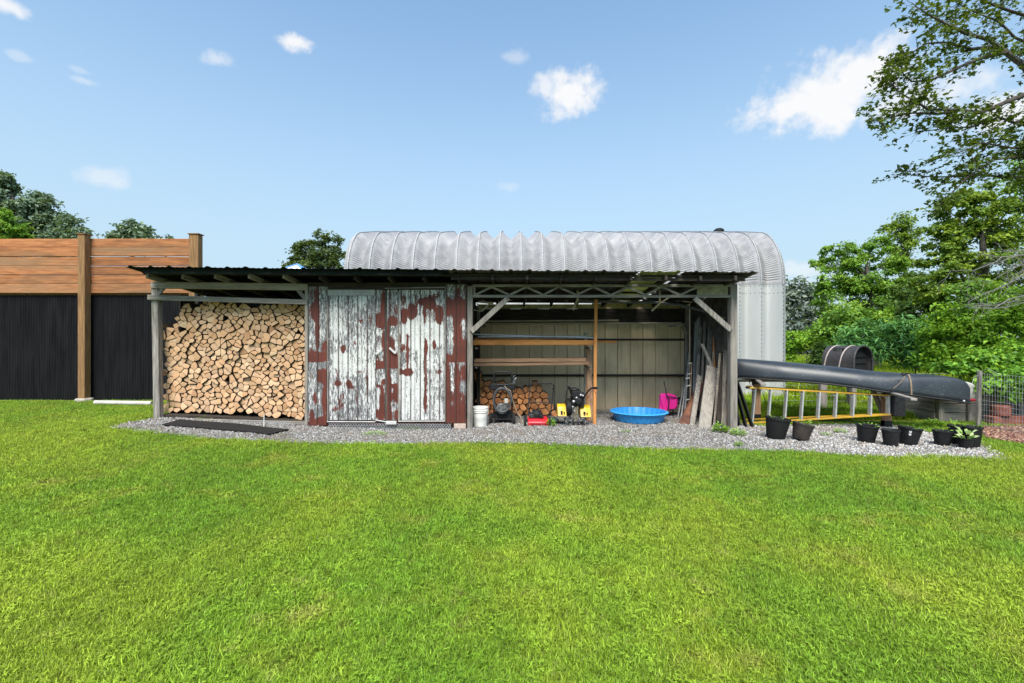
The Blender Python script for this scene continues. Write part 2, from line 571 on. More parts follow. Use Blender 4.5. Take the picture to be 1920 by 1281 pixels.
M['log_end_old'] = surf('seasoned_wood_end', (.60, .25, .09), (.40, .155, .055), scale=9, rough=.9, bump=.4, rand=.3, c3=(.66, .36, .16), s3=5, k3=.4)
M['log_bark'] = surf('log_bark', (.085, .06, .042), (.035, .025, .018), scale=20, rough=.95, bump=.6, rand=.3)

# peeling painted steel: red, white and bare areas come from the 'wear' attribute (R = red, G = sound white paint)
m, t = new_mat('peeling_painted_steel')
wa = t.n('ShaderNodeAttribute', attribute_name='wear').outputs['Color']
sp = t.n('ShaderNodeSeparateColor', {0: wa})
tc = t.n('ShaderNodeTexCoord').outputs['Object']


def nz_(scale, st, det=8.0, rg=.65):
    v = t.n('ShaderNodeVectorMath', {0: tc, 1: st}, operation='MULTIPLY').outputs[0]
    return t.n('ShaderNodeTexNoise', {'Vector': v, 'Scale': scale, 'Detail': det, 'Roughness': rg}).outputs[0]


na = nz_(20, (2.0, 1, .5), 12.0, .78)
nd = nz_(3.5, (1, 1, .5), 3.0)
nb = nz_(26, (2.2, 1, .45))
nc = nz_(34, (1.8, 1, .7), 4.0, .6)
red = t.step(t.math('ADD', t.math('ADD', sp.outputs[0], t.math('MULTIPLY', t.math('SUBTRACT', na, .5), 2.6)), t.math('MULTIPLY', t.math('SUBTRACT', nd, .5), .9)), .46, .54)
white = t.step(t.math('ADD', sp.outputs[1], t.math('MULTIPLY', t.math('SUBTRACT', nb, .5), 2.2)), .44, .56)
bare = t.mixc(t.step(nc, .42, .62), (.12, .122, .125), (.25, .25, .255))
bare = t.mixc(t.step(nz_(36, (2.4, 1, .4)), .54, .60), bare, (.055, .05, .048))
wc = t.mixc(t.step(nz_(7, (1, 1, 1)), .35, .7), (.60, .60, .585), (.50, .50, .485))
wc = t.mixc(t.step(nz_(48, (1.4, 1, .8), 3.0), .60, .64), wc, (.07, .06, .055))
rc = t.mixc(t.step(nz_(5, (1, 1, .5)), .35, .65), (.125, .030, .019), (.085, .022, .015))
col = t.mixc(white, bare, wc)
col = t.mixc(red, col, rc)
rib = t.math('MULTIPLY', sp.outputs[2], t.step(nz_(6, (1, 1, .6)), .25, .5))
col = t.mixc(t.math('MULTIPLY', rib, .85), col, (.05, .032, .028))
b = t.n('ShaderNodeBsdfPrincipled', {'Base Color': col, 'Roughness': .65, 'Specular IOR Level': .3})
bp = t.n('ShaderNodeBump', {'Strength': .35, 'Distance': .004, 'Height': t.math('ADD', t.math('ADD', white, red), t.math('MULTIPLY', nc, .5))})
t.link(bp.outputs[0], b.inputs['Normal'])
t.n('ShaderNodeOutputMaterial', {'Surface': b.outputs[0]})
M['peeling'] = m

M['wall_steel'] = surf('weathered_wall_steel', (.70, .55, .34), (.56, .43, .26), scale=5, stretch=(1, 1, .25), rough=.6, bump=.1, c3=(.78, .64, .43), s3=.8, k3=.7)
M['dark_steel'] = surf('dark_green_roof_steel', (.010, .018, .015), (.012, .013, .012), scale=5, rough=.85, spec=.1, bump=.1)
M['roof_under'] = surf('rusted_roof_steel', (.075, .068, .06), (.03, .024, .02), scale=6, rough=.75, bump=.15, c3=(.11, .10, .085), k3=.6)
M['black_skirt'] = surf('black_corrugated_steel', (.006, .006, .007), (.010, .010, .011), scale=4, stretch=(3, 1, .3), rough=.8, spec=.08, bump=.05, c3=(.016, .016, .017), s3=2.2, k3=.5)
m, t = new_mat('translucent_roof_sheet')
tcx = t.n('ShaderNodeTexCoord').outputs['Object']
n1 = t.n('ShaderNodeTexNoise', {'Vector': tcx, 'Scale': 3.0, 'Detail': 6.0}).outputs[0]
col = t.mixc(t.step(n1, .35, .65), (.34, .36, .18), (.20, .22, .10))
d = t.n('ShaderNodeBsdfDiffuse', {'Color': col})
tr = t.n('ShaderNodeBsdfTranslucent', {'Color': col})
mx = t.n('ShaderNodeMixShader', {0: .6, 1: d.outputs[0], 2: tr.outputs[0]})
t.n('ShaderNodeOutputMaterial', {'Surface': mx.outputs[0]})
M['skylight'] = m

M['arch_steel'] = surf('arch_steel', (.35, .346, .355), (.262, .258, .267), scale=4, stretch=(1, 1, 1), rough=.75, metal=.05, spec=.25, bump=.03, c3=(.38, .373, .375), s3=.6, k3=.7)
M['arch_wall'] = surf('arch_wall_steel', (.52, .53, .52), (.47, .48, .47), scale=2, stretch=(1, 1, .2), rough=.5, metal=.15, bump=.02, c3=(.40, .40, .385), s3=.7, k3=.4)

m, t = new_mat('canoe_hull')
tc = t.n('ShaderNodeTexCoord').outputs['Object']
n1 = t.n('ShaderNodeTexNoise', {'Vector': tc, 'Scale': 2.0, 'Detail': 5.0}).outputs[0]
v = t.n('ShaderNodeVectorMath', {0: tc, 1: (1.0, 2.0, 3.0)}, operation='MULTIPLY').outputs[0]
n2 = t.n('ShaderNodeTexNoise', {'Vector': v, 'Scale': 22.0, 'Detail': 9.0, 'Roughness': .7, 'Distortion': 1.2}).outputs[0]
col = t.mixc(t.step(n1, .35, .65), (.015, .020, .027), (.024, .030, .038))
scf = t.math('MULTIPLY', t.step(n2, .61, .66), t.step(n1, .40, .58))
col = t.mixc(t.math('MULTIPLY', scf, .75), col, (.42, .44, .45))
b = t.n('ShaderNodeBsdfPrincipled', {'Base Color': col, 'Roughness': t.math('ADD', .30, t.math('MULTIPLY', n1, .2)), 'Specular IOR Level': .5})
t.n('ShaderNodeOutputMaterial', {'Surface': b.outputs[0]})
M['canoe'] = m

# ------------------------------------------------------------------ scatter with geometry nodes (uncountable stuff only)


def set_attr(me, name, vals, typ='FLOAT'):
    a = me.attributes.new(name, typ, 'POINT')
    if typ == 'FLOAT':
        a.data.foreach_set('value', np.asarray(vals, dtype=np.float32).ravel())
    elif typ == 'FLOAT_VECTOR':
        a.data.foreach_set('vector', np.asarray(vals, dtype=np.float32).ravel())
    else:
        a.data.foreach_set('color', np.asarray(vals, dtype=np.float32).ravel())
    return a


def raw_mesh(name, verts, faces, mat, attrs=None, smooth=False):
    """verts (n,3); faces (m,k) one polygon size"""
    me = bpy.data.meshes.new(name)
    verts = np.asarray(verts, dtype=np.float32)
    faces = np.asarray(faces, dtype=np.int32)
    k = faces.shape[1]
    me.vertices.add(len(verts))
    me.vertices.foreach_set('co', verts.ravel())
    me.loops.add(faces.size)
    me.loops.foreach_set('vertex_index', faces.ravel())
    me.polygons.add(len(faces))
    me.polygons.foreach_set('loop_start', np.arange(0, faces.size, k, dtype=np.int32))
    if smooth:
        me.polygons.foreach_set('use_smooth', np.ones(len(faces), dtype=bool))
    me.update(calc_edges=True)
    me.validate()
    if mat is not None:
        me.materials.append(mat)
    for n, v in (attrs or {}).items():
        set_attr(me, n, v)
    return me


def scatter(name, label, cat, pts, rot, scl, variants, kind='stuff'):
    me = bpy.data.meshes.new(name)
    pts = np.asarray(pts, dtype=np.float32)
    me.vertices.add(len(pts))
    me.vertices.foreach_set('co', pts.ravel())
    set_attr(me, 'rot', rot, 'FLOAT_VECTOR')
    set_attr(me, 'scl', scl)
    o = bpy.data.objects.new(name, me)
    C.objects.link(o)
    tag(o, label, cat, None, kind)
    col = bpy.data.collections.new(name + '_variants')
    for i, vm in enumerate(variants):
        col.objects.link(bpy.data.objects.new(vm.name, vm))
    ng = bpy.data.node_groups.new(name + '_nodes', 'GeometryNodeTree')
    ng.interface.new_socket('Geometry', in_out='INPUT', socket_type='NodeSocketGeometry')
    ng.interface.new_socket('Geometry', in_out='OUTPUT', socket_type='NodeSocketGeometry')
    nd = ng.nodes
    gi, go = nd.new('NodeGroupInput'), nd.new('NodeGroupOutput')
    ci = nd.new('GeometryNodeCollectionInfo')
    ci.inputs['Collection'].default_value = col
    ci.inputs['Separate Children'].default_value = True
    ci.inputs['Reset Children'].default_value = True
    ip = nd.new('GeometryNodeInstanceOnPoints')
    ip.inputs['Pick Instance'].default_value = True
    ra = nd.new('GeometryNodeInputNamedAttribute')
    ra.data_type = 'FLOAT_VECTOR'
    ra.inputs['Name'].default_value = 'rot'
    sa = nd.new('GeometryNodeInputNamedAttribute')
    sa.data_type = 'FLOAT'
    sa.inputs['Name'].default_value = 'scl'
    L = ng.links.new
    L(gi.outputs[0], ip.inputs['Points'])
    L(ci.outputs[0], ip.inputs['Instance'])
    L(ra.outputs['Attribute'], ip.inputs['Rotation'])
    L(sa.outputs['Attribute'], ip.inputs['Scale'])
    rv = nd.new('FunctionNodeRandomValue')
    rv.data_type = 'INT'
    for s in rv.inputs:
        if s.name == 'Max' and s.type == 'INT':
            s.default_value = len(variants) - 1
    outs = [s for s in rv.outputs if s.type == 'INT']
    L(outs[0], ip.inputs['Instance Index'])
    L(ip.outputs[0], go.inputs[0])
    md = o.modifiers.new('scatter', 'NODES')
    md.node_group = ng
    return o


def blade_clump(name, n, spread, hmin, hmax, width, mat, seed, lean=.6, straw=.08, seg=2):
    r = np.random.default_rng(seed)
    vs, fs, ti, st = [], [], [], []
    for i in range(n):
        a = r.uniform(0, 2 * math.pi)
        rr = spread * math.sqrt(r.uniform())
        b = np.array([rr * math.cos(a), rr * math.sin(a), 0])
        h = r.uniform(hmin, hmax)
        az = r.uniform(0, 2 * math.pi)
        ln = r.uniform(.1, lean)
        d = np.array([math.cos(az), math.sin(az), 0])
        s = np.array([-math.sin(az), math.cos(az), 0])
        if r.uniform() < .5:
            s = (s + d * r.uniform(-.8, .8))
            s /= np.linalg.norm(s)
        wd = width * r.uniform(.7, 1.3)
        k = len(vs)
        tv = r.uniform(.45, 1.5)
        sv = r.uniform(.4, .95) if r.uniform() < straw else 0.0
        mid = b + np.array([0, 0, h * .55]) + d * h * ln * .3
        tip = b + np.array([0, 0, h * (1 - .25 * ln)]) + d * h * ln
        vs += [b - s * wd / 2, b + s * wd / 2, mid + s * wd * .45, mid - s * wd * .45, tip + s * wd * .08, tip - s * wd * .08]
        fs += [(k, k + 1, k + 2, k + 3), (k + 3, k + 2, k + 4, k + 5)]
        ti += [tv * .8, tv * .8, tv, tv, tv * 1.1, tv * 1.1]
        st += [sv] * 6
    return raw_mesh(name, vs, fs, mat, {'tint': ti, 'straw': st})


def clover(seed):
    """a low patch of small round clover leaves"""
    r = np.random.default_rng(seed)
    vs, fs, ti, st = [], [], [], []
    for i in range(9):
        c = np.array([r.normal(0, .03), r.normal(0, .03), r.uniform(.016, .036)])
        a0 = r.uniform(0, 6.28)
        tv = r.uniform(.7, 1.25)
        for k in range(3):
            a = a0 + k * 2.094
            d = np.array([math.cos(a), math.sin(a), r.uniform(-.2, .3)])
            s = np.array([-math.sin(a), math.cos(a), 0])
            q = len(vs)
            vs += [c, c + d * .006 - s * .005, c + d * .011, c + d * .006 + s * .005]
            fs += [(q, q + 1, q + 2, q + 3)]
            ti += [tv] * 4
            st += [0.0] * 4
    return raw_mesh('clover_clump', vs, fs, M['grass'], {'tint': ti, 'straw': st})


def pip(px, py, poly):
    """vectorised point in polygon"""
    px, py = np.asarray(px), np.asarray(py)
    ins = np.zeros(px.shape, dtype=bool)
    n = len(poly)
    j = n - 1
    for i in range(n):
        xi, yi = poly[i]
        xj, yj = poly[j]
        c = ((yi > py) != (yj > py)) & (px < (xj - xi) * (py - yi) / (yj - yi + 1e-12) + xi)
        ins ^= c
        j = i
    return ins


def gp(px, py, z=None):
    """ground point under a pixel"""
    Y = CAM_H * F / (py - 640.5)
    for _ in range(6):
        x = (px - 960) / F * Y
        Y = (CAM_H - gz(x, Y)) * F / (py - 640.5)
    return ((px - 960) / F * Y, Y)


# ------------------------------------------------------------------ ground, gravel, mulch
xs = np.unique(np.concatenate([np.linspace(-900, -60, 12), np.linspace(-60, -16, 23), np.arange(-16, 16.01, .25), np.linspace(16, 60, 23), np.linspace(60, 900, 12)]))
ys = np.unique(np.concatenate([np.linspace(-60, 0, 8), np.arange(0, 14.01, .25), np.linspace(14, 60, 24), np.linspace(60, 1500, 14)]))
gx, gy = np.meshgrid(xs, ys, indexing='ij')
gzv = gza(gx, gy)
vv = np.stack([gx, gy, gzv], -1).reshape(-1, 3)
ni, nj = gx.shape
idx = np.arange(ni * nj).reshape(ni, nj)
ff = np.stack([idx[:-1, :-1], idx[1:, :-1], idx[1:, 1:], idx[:-1, 1:]], -1).reshape(-1, 4)
o = bpy.data.objects.new('ground', raw_mesh('ground', vv, ff, M['ground'], smooth=True))
C.objects.link(o)
tag(o, 'mown lawn and meadow ground', 'ground', None, 'structure')

GRAVEL_PX = [(212, 800), (240, 793), (285, 786)]
front = [(1886, 861), (1800, 859), (1700, 857), (1600, 854), (1500, 847), (1400, 845), (1280, 843), (1180, 840), (1100, 836), (1000, 832), (900, 831), (800, 833), (700, 832), (600, 832), (520, 829), (450, 826), (400, 823), (330, 815), (270, 810), (225, 804)]
fr = [gp(*q) for q in front]
GRAVEL = [gp(*q) for q in GRAVEL_PX] + [(-6.7, 9.0), (-6.7, 11.15), (4.2, 11.15), (4.2, 9.6), gp(1440, 801), gp(1500, 798), gp(1600, 796), gp(1690, 800), gp(1740, 812), gp(1800, 812), gp(1835, 830)] + fr
MULCH = [gp(1836, 806), (9.0, 9.0), (13, 9.6), (13, 7.3), gp(1919, 834), gp(1850, 822)]


def sheet(name, poly, mat, label, cat, dz, cell=.06):
    p = np.array(poly)
    ax = np.arange(p[:, 0].min() - cell, p[:, 0].max() + cell, cell)
    ay = np.arange(p[:, 1].min() - cell, p[:, 1].max() + cell, cell)
    X, Y = np.meshgrid(ax, ay, indexing='ij')
    X = X + RNG.uniform(-.02, .02, X.shape)
    Y = Y + RNG.uniform(-.02, .02, Y.shape)
    V = np.stack([X, Y, gza(X, Y) + dz], -1).reshape(-1, 3)
    n1, n2 = X.shape
    I = np.arange(n1 * n2).reshape(n1, n2)
    Fq = np.stack([I[:-1, :-1], I[1:, :-1], I[1:, 1:], I[:-1, 1:]], -1).reshape(-1, 4)
    c = V[Fq].mean(1)
    keep = pip(c[:, 0], c[:, 1], poly)
    Fq = Fq[keep]
    u, inv = np.unique(Fq, return_inverse=True)
    o = bpy.data.objects.new(name, raw_mesh(name, V[u], inv.reshape(-1, 4), mat, smooth=True))
    C.objects.link(o)
    return tag(o, label, cat, None, 'structure')


sheet('gravel_bed', GRAVEL, M['gravel'], 'grey gravel strip around the old shed', 'gravel', .006)
sheet('mulch_bed', MULCH, M['mulch'], 'reddish mulch bed below the wire fence', 'mulch', .012)


def pebble(name, r, seed, mat, flat=.7):
    q = np.random.default_rng(seed)
    # a subdivided octahedron, knocked out of round
    base = np.array([[1, 0, 0], [-1, 0, 0], [0, 1, 0], [0, -1, 0], [0, 0, 1], [0, 0, -1]], float)
    fs = [(0, 2, 4), (2, 1, 4), (1, 3, 4), (3, 0, 4), (2, 0, 5), (1, 2, 5), (3, 1, 5), (0, 3, 5)]
    vs = [tuple(b) for b in base]
    cache, out = {}, []

    def mid(a, b):
        k = (min(a, b), max(a, b))
        if k not in cache:
            p = np.array(vs[a]) + np.array(vs[b])
            vs.append(tuple(p / np.linalg.norm(p)))
            cache[k] = len(vs) - 1
        return cache[k]
    for a, b, c in fs:
        ab, bc, ca = mid(a, b), mid(b, c), mid(c, a)
        out += [(a, ab, ca), (b, bc, ab), (c, ca, bc), (ab, bc, ca)]
    V = np.array(vs) * q.uniform(.75, 1.2, (len(vs), 1)) * np.array([1, q.uniform(.65, .95), flat]) * r
    return raw_mesh(name, V, out, mat)


def rand_in(poly, n):
    p = np.array(poly)
    X = RNG.uniform(p[:, 0].min(), p[:, 0].max(), n)
    Y = RNG.uniform(p[:, 1].min(), p[:, 1].max(), n)
    k = pip(X, Y, poly)
    return X[k], Y[k]


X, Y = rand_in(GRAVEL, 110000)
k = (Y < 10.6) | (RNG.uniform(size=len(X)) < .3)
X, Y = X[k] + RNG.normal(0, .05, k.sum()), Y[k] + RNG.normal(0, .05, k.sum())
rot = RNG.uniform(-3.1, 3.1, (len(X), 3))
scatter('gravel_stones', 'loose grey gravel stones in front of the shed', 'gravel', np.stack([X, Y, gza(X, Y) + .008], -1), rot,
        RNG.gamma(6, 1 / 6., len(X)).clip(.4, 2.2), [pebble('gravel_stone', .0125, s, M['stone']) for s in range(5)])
X, Y = rand_in(MULCH, 5000)
rot = RNG.uniform(-3.1, 3.1, (len(X), 3)) * np.array([.25, .25, 1])
scatter('mulch_chips', 'reddish brown mulch chips under the wire fence', 'mulch', np.stack([X, Y, gza(X, Y) + .018], -1), rot,
        RNG.uniform(.6, 1.6, len(X)), [pebble('mulch_chip', .026, 40 + s, M['mulch_chip'], .35) for s in range(4)])

# lawn
SHED_X0, SHED_X1, SHED_Y0, SHED_Y1 = -6.77, 4.23, 8.8, 11.2


def lawn_points(n):
    Y = 1.9 + (12.0 - 1.9) * RNG.uniform(size=n) ** 1.45
    X = RNG.uniform(-1, 1, n) * (1.3 * Y + 1.4)
    k = ~pip(X + RNG.normal(0, .075, n), Y + RNG.normal(0, .075, n), GRAVEL)
    k &= ~pip(X, Y, MULCH)
    k &= ~((X > SHED_X0) & (X < SHED_X1 + .6) & (Y > SHED_Y0 - .2))
    k &= ~((X < -7.4) & (Y > 11.4))
    k &= ~((X > 4.2) & (Y > 9.55) & (X < 8.3))
    return X[k], Y[k]


X, Y = lawn_points(235000)
rot = np.stack([RNG.normal(0, .16, len(X)), RNG.normal(0, .16, len(X)), RNG.uniform(0, 6.28, len(X))], -1)
bump = np.array([mnoise.noise(Vector((a * .9, b * .9, 0))) for a, b in zip(X, Y)])
scatter('lawn_grass', 'short mown green lawn grass with dry patches', 'grass', np.stack([X, Y, gza(X, Y)], -1), rot,
        (RNG.uniform(.7, 1.25, len(X)) * (1 + .35 * bump)).clip(.45, 1.7),
        [blade_clump('grass_clump', 14, .036, .018, .046, .0034, M['grass'], 100 + s, .95, .07) for s in range(22)] + [clover(200)])
# ------------------------------------------------------------------ arched steel building
QX0, QX1, QY0 = -4.75, 7.75, 13.4
QYB = 22.6
pitch = (QX1 - QX0) / 20.5
# end profile (Y, Z) of the valley line, from the ground up over the ridge and down the far side
prof = [(0, -.1), (0, .6), (0, 1.4), (0, 2.2), (0, 3.05), (0, 3.25)]
cy, cz, cr_ = 1.22, 3.32, 1.22
for i in range(1, 60):
    a = math.pi - (math.pi / 2 - .26) * i / 59.0
    prof.append((cy + cr_ * math.cos(a), cz + 1.16 * cr_ * math.sin(a)))
y_, z_ = prof[-1]
half = (QYB - QY0) / 2
for i in range(1, 10):
    u = i / 9.0
    prof.append((y_ + (half - y_) * u, z_ + (half - y_) * (.27 * u - .03 * u * u)))
n_half = len(prof)
prof += [(2 * half - a, b) for a, b in prof[-2::-1]]
prof = [(QY0 + a, b) for a, b in prof]


def rib_depth(u):
    """u in 0..1 across one panel: bolted ridge at 0, narrow valley about the middle"""
    u = u % 1.0
    v = abs(u - .5) * 2
    return (math.sqrt(v * v + .015) - .1225) / (math.sqrt(1.015) - .1225)


def arch_grid(i0, i1, flip=1):
    us = [0, .03, .08, .15, .23, .31, .40, .5, .60, .69, .77, .85, .92, .97]
    cols = []
    xs = []
    p = 0
    while True:
        done = False
        for u in us:
            x = QX1 - .17 - (p + u) * pitch
            if x < QX0:
                done = True
                break
            xs.append((x, u))
        if done:
            break
        p += 1
    xs = [(QX1, .28)] + xs + [(QX0, xs[-1][1])]
    rows = []
    for i in range(i0, i1):
        y, z = prof[i]
        y0, z0 = prof[max(i - 1, 0)]
        y1, z1 = prof[min(i + 1, len(prof) - 1)]
        ty, tz = y1 - y0, z1 - z0
        l = math.hypot(ty, tz)
        ny, nz = -tz / l, ty / l
        curve = 6 <= i <= n_half - 9 or len(prof) - n_half + 9 <= i <= len(prof) - 7
        row = []
        for x, u in xs:
            d = .27 * rib_depth(u)
            if curve and i % 2 == 0:
                dd = rib_depth(u)
                d += .020 * (1 if dd < .93 else 0.2)
            row.append((x, y + ny * d, z + nz * d))
        rows.append(row)
    return rows


arch = thing('arch_building', 'long white corrugated steel arch building behind the shed', 'building', (1.5, 18, 0))
b = MB()
b.grid(arch_grid(0, 6))
b.build('side_wall', M['arch_wall'], arch)
b = MB()
b.grid(arch_grid(5, len(prof)))
b.build('arch_roof', M['arch_steel'], arch, smooth=True)
for x in (QX0 + .02, QX1 - .02):
    b = MB()
    pts = [(x, y, z) for y, z in prof]
    b.add(pts, [tuple(range(len(pts)))])
    b.build('end_wall', M['arch_wall'], arch)
b = MB()
p = 0
while QX1 - .17 - p * pitch > QX0:
    x = QX1 - .17 - p * pitch
    for i in range(26):
        b.sphere((x + .012, QY0 - .272, .3 + i * .118), .013, 6, 4)
    p += 1
for k in range(0, 160):
    x = QX0 + k * .08
    if x < QX1 - .1:
        u = ((QX1 - .17 - x) / pitch) % 1.0
        b.sphere((x, QY0 - .27 * rib_depth(u) - .003, 3.02), .012, 6, 4)
        b.sphere((x, QY0 - .27 * rib_depth(u) - .003, 3.22), .012, 6, 4)
b.build('bolts', M['black_metal'], arch)['kind'] = 'stuff'
b = MB()
p = 0
while QX1 - .17 - p * pitch > QX0:
    x = QX1 - .17 - p * pitch
    for i in range(8, n_half - 1, 3):
        y, z = prof[i]
        y0, z0 = prof[i - 1]
        y1, z1 = prof[i + 1]
        l = math.hypot(y1 - y0, z1 - z0)
        b.sphere((x + .014, y - (z1 - z0) / l * (.27 + .010), z + (y1 - y0) / l * (.27 + .010)), .014, 6, 4)
    p += 1
b.build('ridge_bolts', M['engine'], arch)['kind'] = 'stuff'
p = 0
while QX1 - .17 - p * pitch > QX0:
    x = QX1 - .17 - p * pitch
    b = MB()
    pts = []
    for i in range(5, len(prof) - 6, 2):
        y, z = prof[i]
        y0, z0 = prof[i - 1]
        y1, z1 = prof[i + 1]
        l = math.hypot(y1 - y0, z1 - z0)
        pts.append((x, y - (z1 - z0) / l * .281, z + (y1 - y0) / l * .281))
    for i in range(len(pts) - 1):
        b.bar(pts[i], pts[i + 1], .024, .010, up=(0, -1, 1))
    b.build('seam', M['seam_steel'], arch)
    p += 1
b = MB()
cx_, cyy = (1348 - 960) / F * 18.0, 18.0
zt = CAM_H + (640.5 - 440) / F * 18.0 + .07
b.lathe([(.0, -.3), (.13, -.3), (.13, .12), (.0, .12)], (cx_, cyy, zt - .06), 16)
b.lathe([(.0, .12), (.19, .12), (.19, .16), (.12, .22), (0, .23)], (cx_, cyy, zt - .06), 16)
b.build('chimney', M['black_metal'], arch, smooth=True)

# ------------------------------------------------------------------ tall fence on the left
FY = 11.5
fx = lambda px: (px - 960) / F * FY
fz = lambda py: CAM_H - (py - 640.5) / F * FY
fence = thing('tall_fence', 'tall fence of orange brown boards above black corrugated panels', 'fence', (fx(163), FY, gz(fx(163), FY)))
b = MB()
x0, x1 = -17.0, fx(376)
pts0, pts1 = [], []
n = int((x1 - x0) / .0165)
for i in range(n):
    x = x0 + i * .0165
    dy = [0, .0, .012, .012][i % 4]
    pts0.append((x, FY + .10 + dy, gz(x, FY) + .02 + .03 * mnoise.noise(Vector((x * .7, 0, 0)))))
    pts1.append((x, FY + .10 + dy, fz(553)))
b.grid([pts0, pts1])
b.build('skirt_panel', M['black_skirt'], fence, solid=.003)
ys_b = [447, 463.5, 480.5, 498.5, 515.5, 532.5, 550]
for k in range(6):
    for (pa, pb) in ((None, 161), (165, 362)):
        xa = -17.0 if pa is None else fx(pa)
        b = MB()
        dz = random.uniform(-.006, .006)
        yo = FY + (.0 if k % 2 else .012) + random.uniform(0, .004)
        gap = .010 if (pa is not None and k in (1, 2)) else .003
        za, zb = fz(ys_b[k + 1]) + gap, fz(ys_b[k]) - random.uniform(.0, .004)
        xm = xa + (fx(pb) - xa) * .5
        sag = random.uniform(-.003, .003)
        pts = [[(xx, yy, (zz + (sag if j == 1 else 0))) for j, xx in enumerate((xa, xm, fx(pb)))] for yy, zz in ((yo + .02, za + .010), (yo + .02, zb - .010), (yo + .030, zb), (yo + .058, zb), (yo + .058, za), (yo + .030, za), (yo + .02, za + .010))]
        b.grid(pts)
        e = [(fx(pb), yo + .02, za), (fx(pb), yo + .02, zb), (fx(pb), yo + .058, zb), (fx(pb), yo + .058, za)]
        b.add(e, [(0, 1, 2, 3)])
        b.build('board', W['fence'], fence)
for pa, pb, pt in ((156.5, 169.5, 442), (362, 379.5, 442)):
    b = MB()
    b.box((fx(pa), FY - .16, gz(fx(pa), FY) + .06), (fx(pb), FY + .018, fz(pt)))
    po = b.build('post', W['fence_post'], fence, bevel=.01)
    b = MB()
    b.box((fx(pa) - .02, FY - .18, fz(pt) + .002), (fx(pb) + .02, FY + .04, fz(pt) + .022))
    b.build('post_cap', W['fence_post'], po)
b = MB()
b.lathe([(.0, -.1), (.19, -.1), (.18, .05), (.15, .075), (0, .08)], (fx(163), FY - .07, gz(fx(163), FY)), 8)
b.build('footing', M['concrete'], fence, bevel=.01)
b = MB()
b.box((-17, FY + .13, fz(560)), (x1 - .02, FY + .17, fz(546)))
b.build('rail', W['fence_post'], fence)

# white pipe lying at the foot of the fence
b = MB()
a0, a1 = gp(193, 757), gp(290, 760)
pr = .05
ax_, ay_ = a0
bx_, by_ = a1
b.tube([(ax_, 10.75, gz(ax_, 10.75) + pr + .004), (bx_, 10.6, gz(bx_, 10.6) + pr + .004)], pr, 16, cap=False)
b.tube([(bx_, 10.6, gz(bx_, 10.6) + pr + .004), (ax_, 10.75, gz(ax_, 10.75) + pr + .004)], pr * .9, 16)
tag(b.build('drain_pipe', M['white_plastic'], None, smooth=True, origin=(ax_, 10.75, gz(ax_, 10.75))), 'long white plastic pipe lying on the grass below the black fence', 'pipe')

# ------------------------------------------------------------------ the shed
SY = 8.8
sx = lambda px: (px - 960) / 100.0
sz = lambda py: CAM_H - (py - 640.5) / 100.0


def roof_z(x, y):
    return 2.90 - .1 * (y - 8.3) - .005 * x


shed = thing('shed', 'long low shed with a woodshed bay, flaking red doors and an open bay', 'shed', (-1.2, 10, 0))


def roof_front(x):
    return 8.34 - .19 * (4.29 - x) / 11.0


def roof_sheet(name, xa, xb, mat):
    b = MB()
    xs_ = []
    p = .33
    k0 = math.floor((xa + 7) / p) - 1
    for k in range(k0, k0 + 60):
        base = -7 + k * p
        for u, h in ((0, 0), (.03, .022), (.065, .022), (.095, 0), (.16, 0), (.17, .006), (.185, .006), (.195, 0), (.25, 0), (.26, .006), (.275, .006), (.285, 0)):
            x = base + u
            if xa <= x <= xb:
                xs_.append((x, h))
    rows = []
    for j in range(9):
        row = []
        for x, h in xs_:
            f = roof_front(x) - .02 * (math.sin(x * 9.1) * .5 + mnoise.noise(Vector((x * 2, 3, 0))))
            y = f + (11.32 - f) * j / 8.0
            row.append((x, y, roof_z(x, y) + h + .008 * mnoise.noise(Vector((x * .8, y * .8, 5)))))
        rows.append(row)
    b.grid(rows)
    return b.build(name, mat, shed, solid=.004)


roof_sheet('roof_sheet', -6.74, -4.1, M['dark_steel'])
roof_sheet('roof_sheet', -4.14, -1.12, M['dark_steel'])
roof_sheet('roof_sheet', -1.16, 2.30, M['roof_under'])
o = roof_sheet('roof_skylight_sheet', 2.28, 3.06, M['skylight'])
roof_sheet('roof_sheet', 3.04, 4.40, M['roof_under'])
# purlins and rafters below the sheets
for y in (8.52, 9.25, 10.0, 10.7, 11.12):
    b = MB()
    b.bar((-6.66, y, roof_z(-6.66, y) - .028), (4.24, y, roof_z(4.24, y) - .028), .09, .036)
    b.build('purlin', W['dark_x'], shed)
x = -6.55
k = 0
while x < 4.2:
    b = MB()
    y0, y1 = 8.40 + random.uniform(-.04, .05), 11.15
    b.bar((x, y0, roof_z(x, y0) - .092), (x + random.uniform(-.03, .03), y1, roof_z(x, y1) - .092), .045, .085)
    b.build('rafter', W['grey_y'] if x < -3.9 else W['dark_y'], shed)
    x += .62
    k += 1
# eave board under the left part of the roof
b = MB()
for i in range(40):
    xa, xb = -6.5 + i * .135, -6.5 + (i + 1) * .135
    if xb > -1.15:
        break
    b.bar((xa, roof_front(xa) + .10, roof_z(xa, 8.3) - .047), (xb, roof_front(xb) + .10, roof_z(xb, 8.3) - .047), .022, .075)
b.build('eave_board', M['dark_steel'], shed)
b = MB()
b.bar((-1.1, 8.47, roof_z(-1, 8.47) - .10), (4.2, 8.47, roof_z(4.2, 8.47) - .10), .03, .05)
b.build('eave_pole', W['dark_x'], shed)


def post(x0, x1, ztop, lean=0, y=SY, dpt=.12, mat=None):
    b = MB()
    xm, wd = (x0 + x1) / 2, x1 - x0
    zb = gz(xm, y) - .05
    b.bar((xm + lean, y + dpt / 2, zb), (xm, y + dpt / 2, ztop), wd, dpt, up=(0, 1, 0))
    return b.build('post', mat or W['grey_z'], shed, bevel=.008)


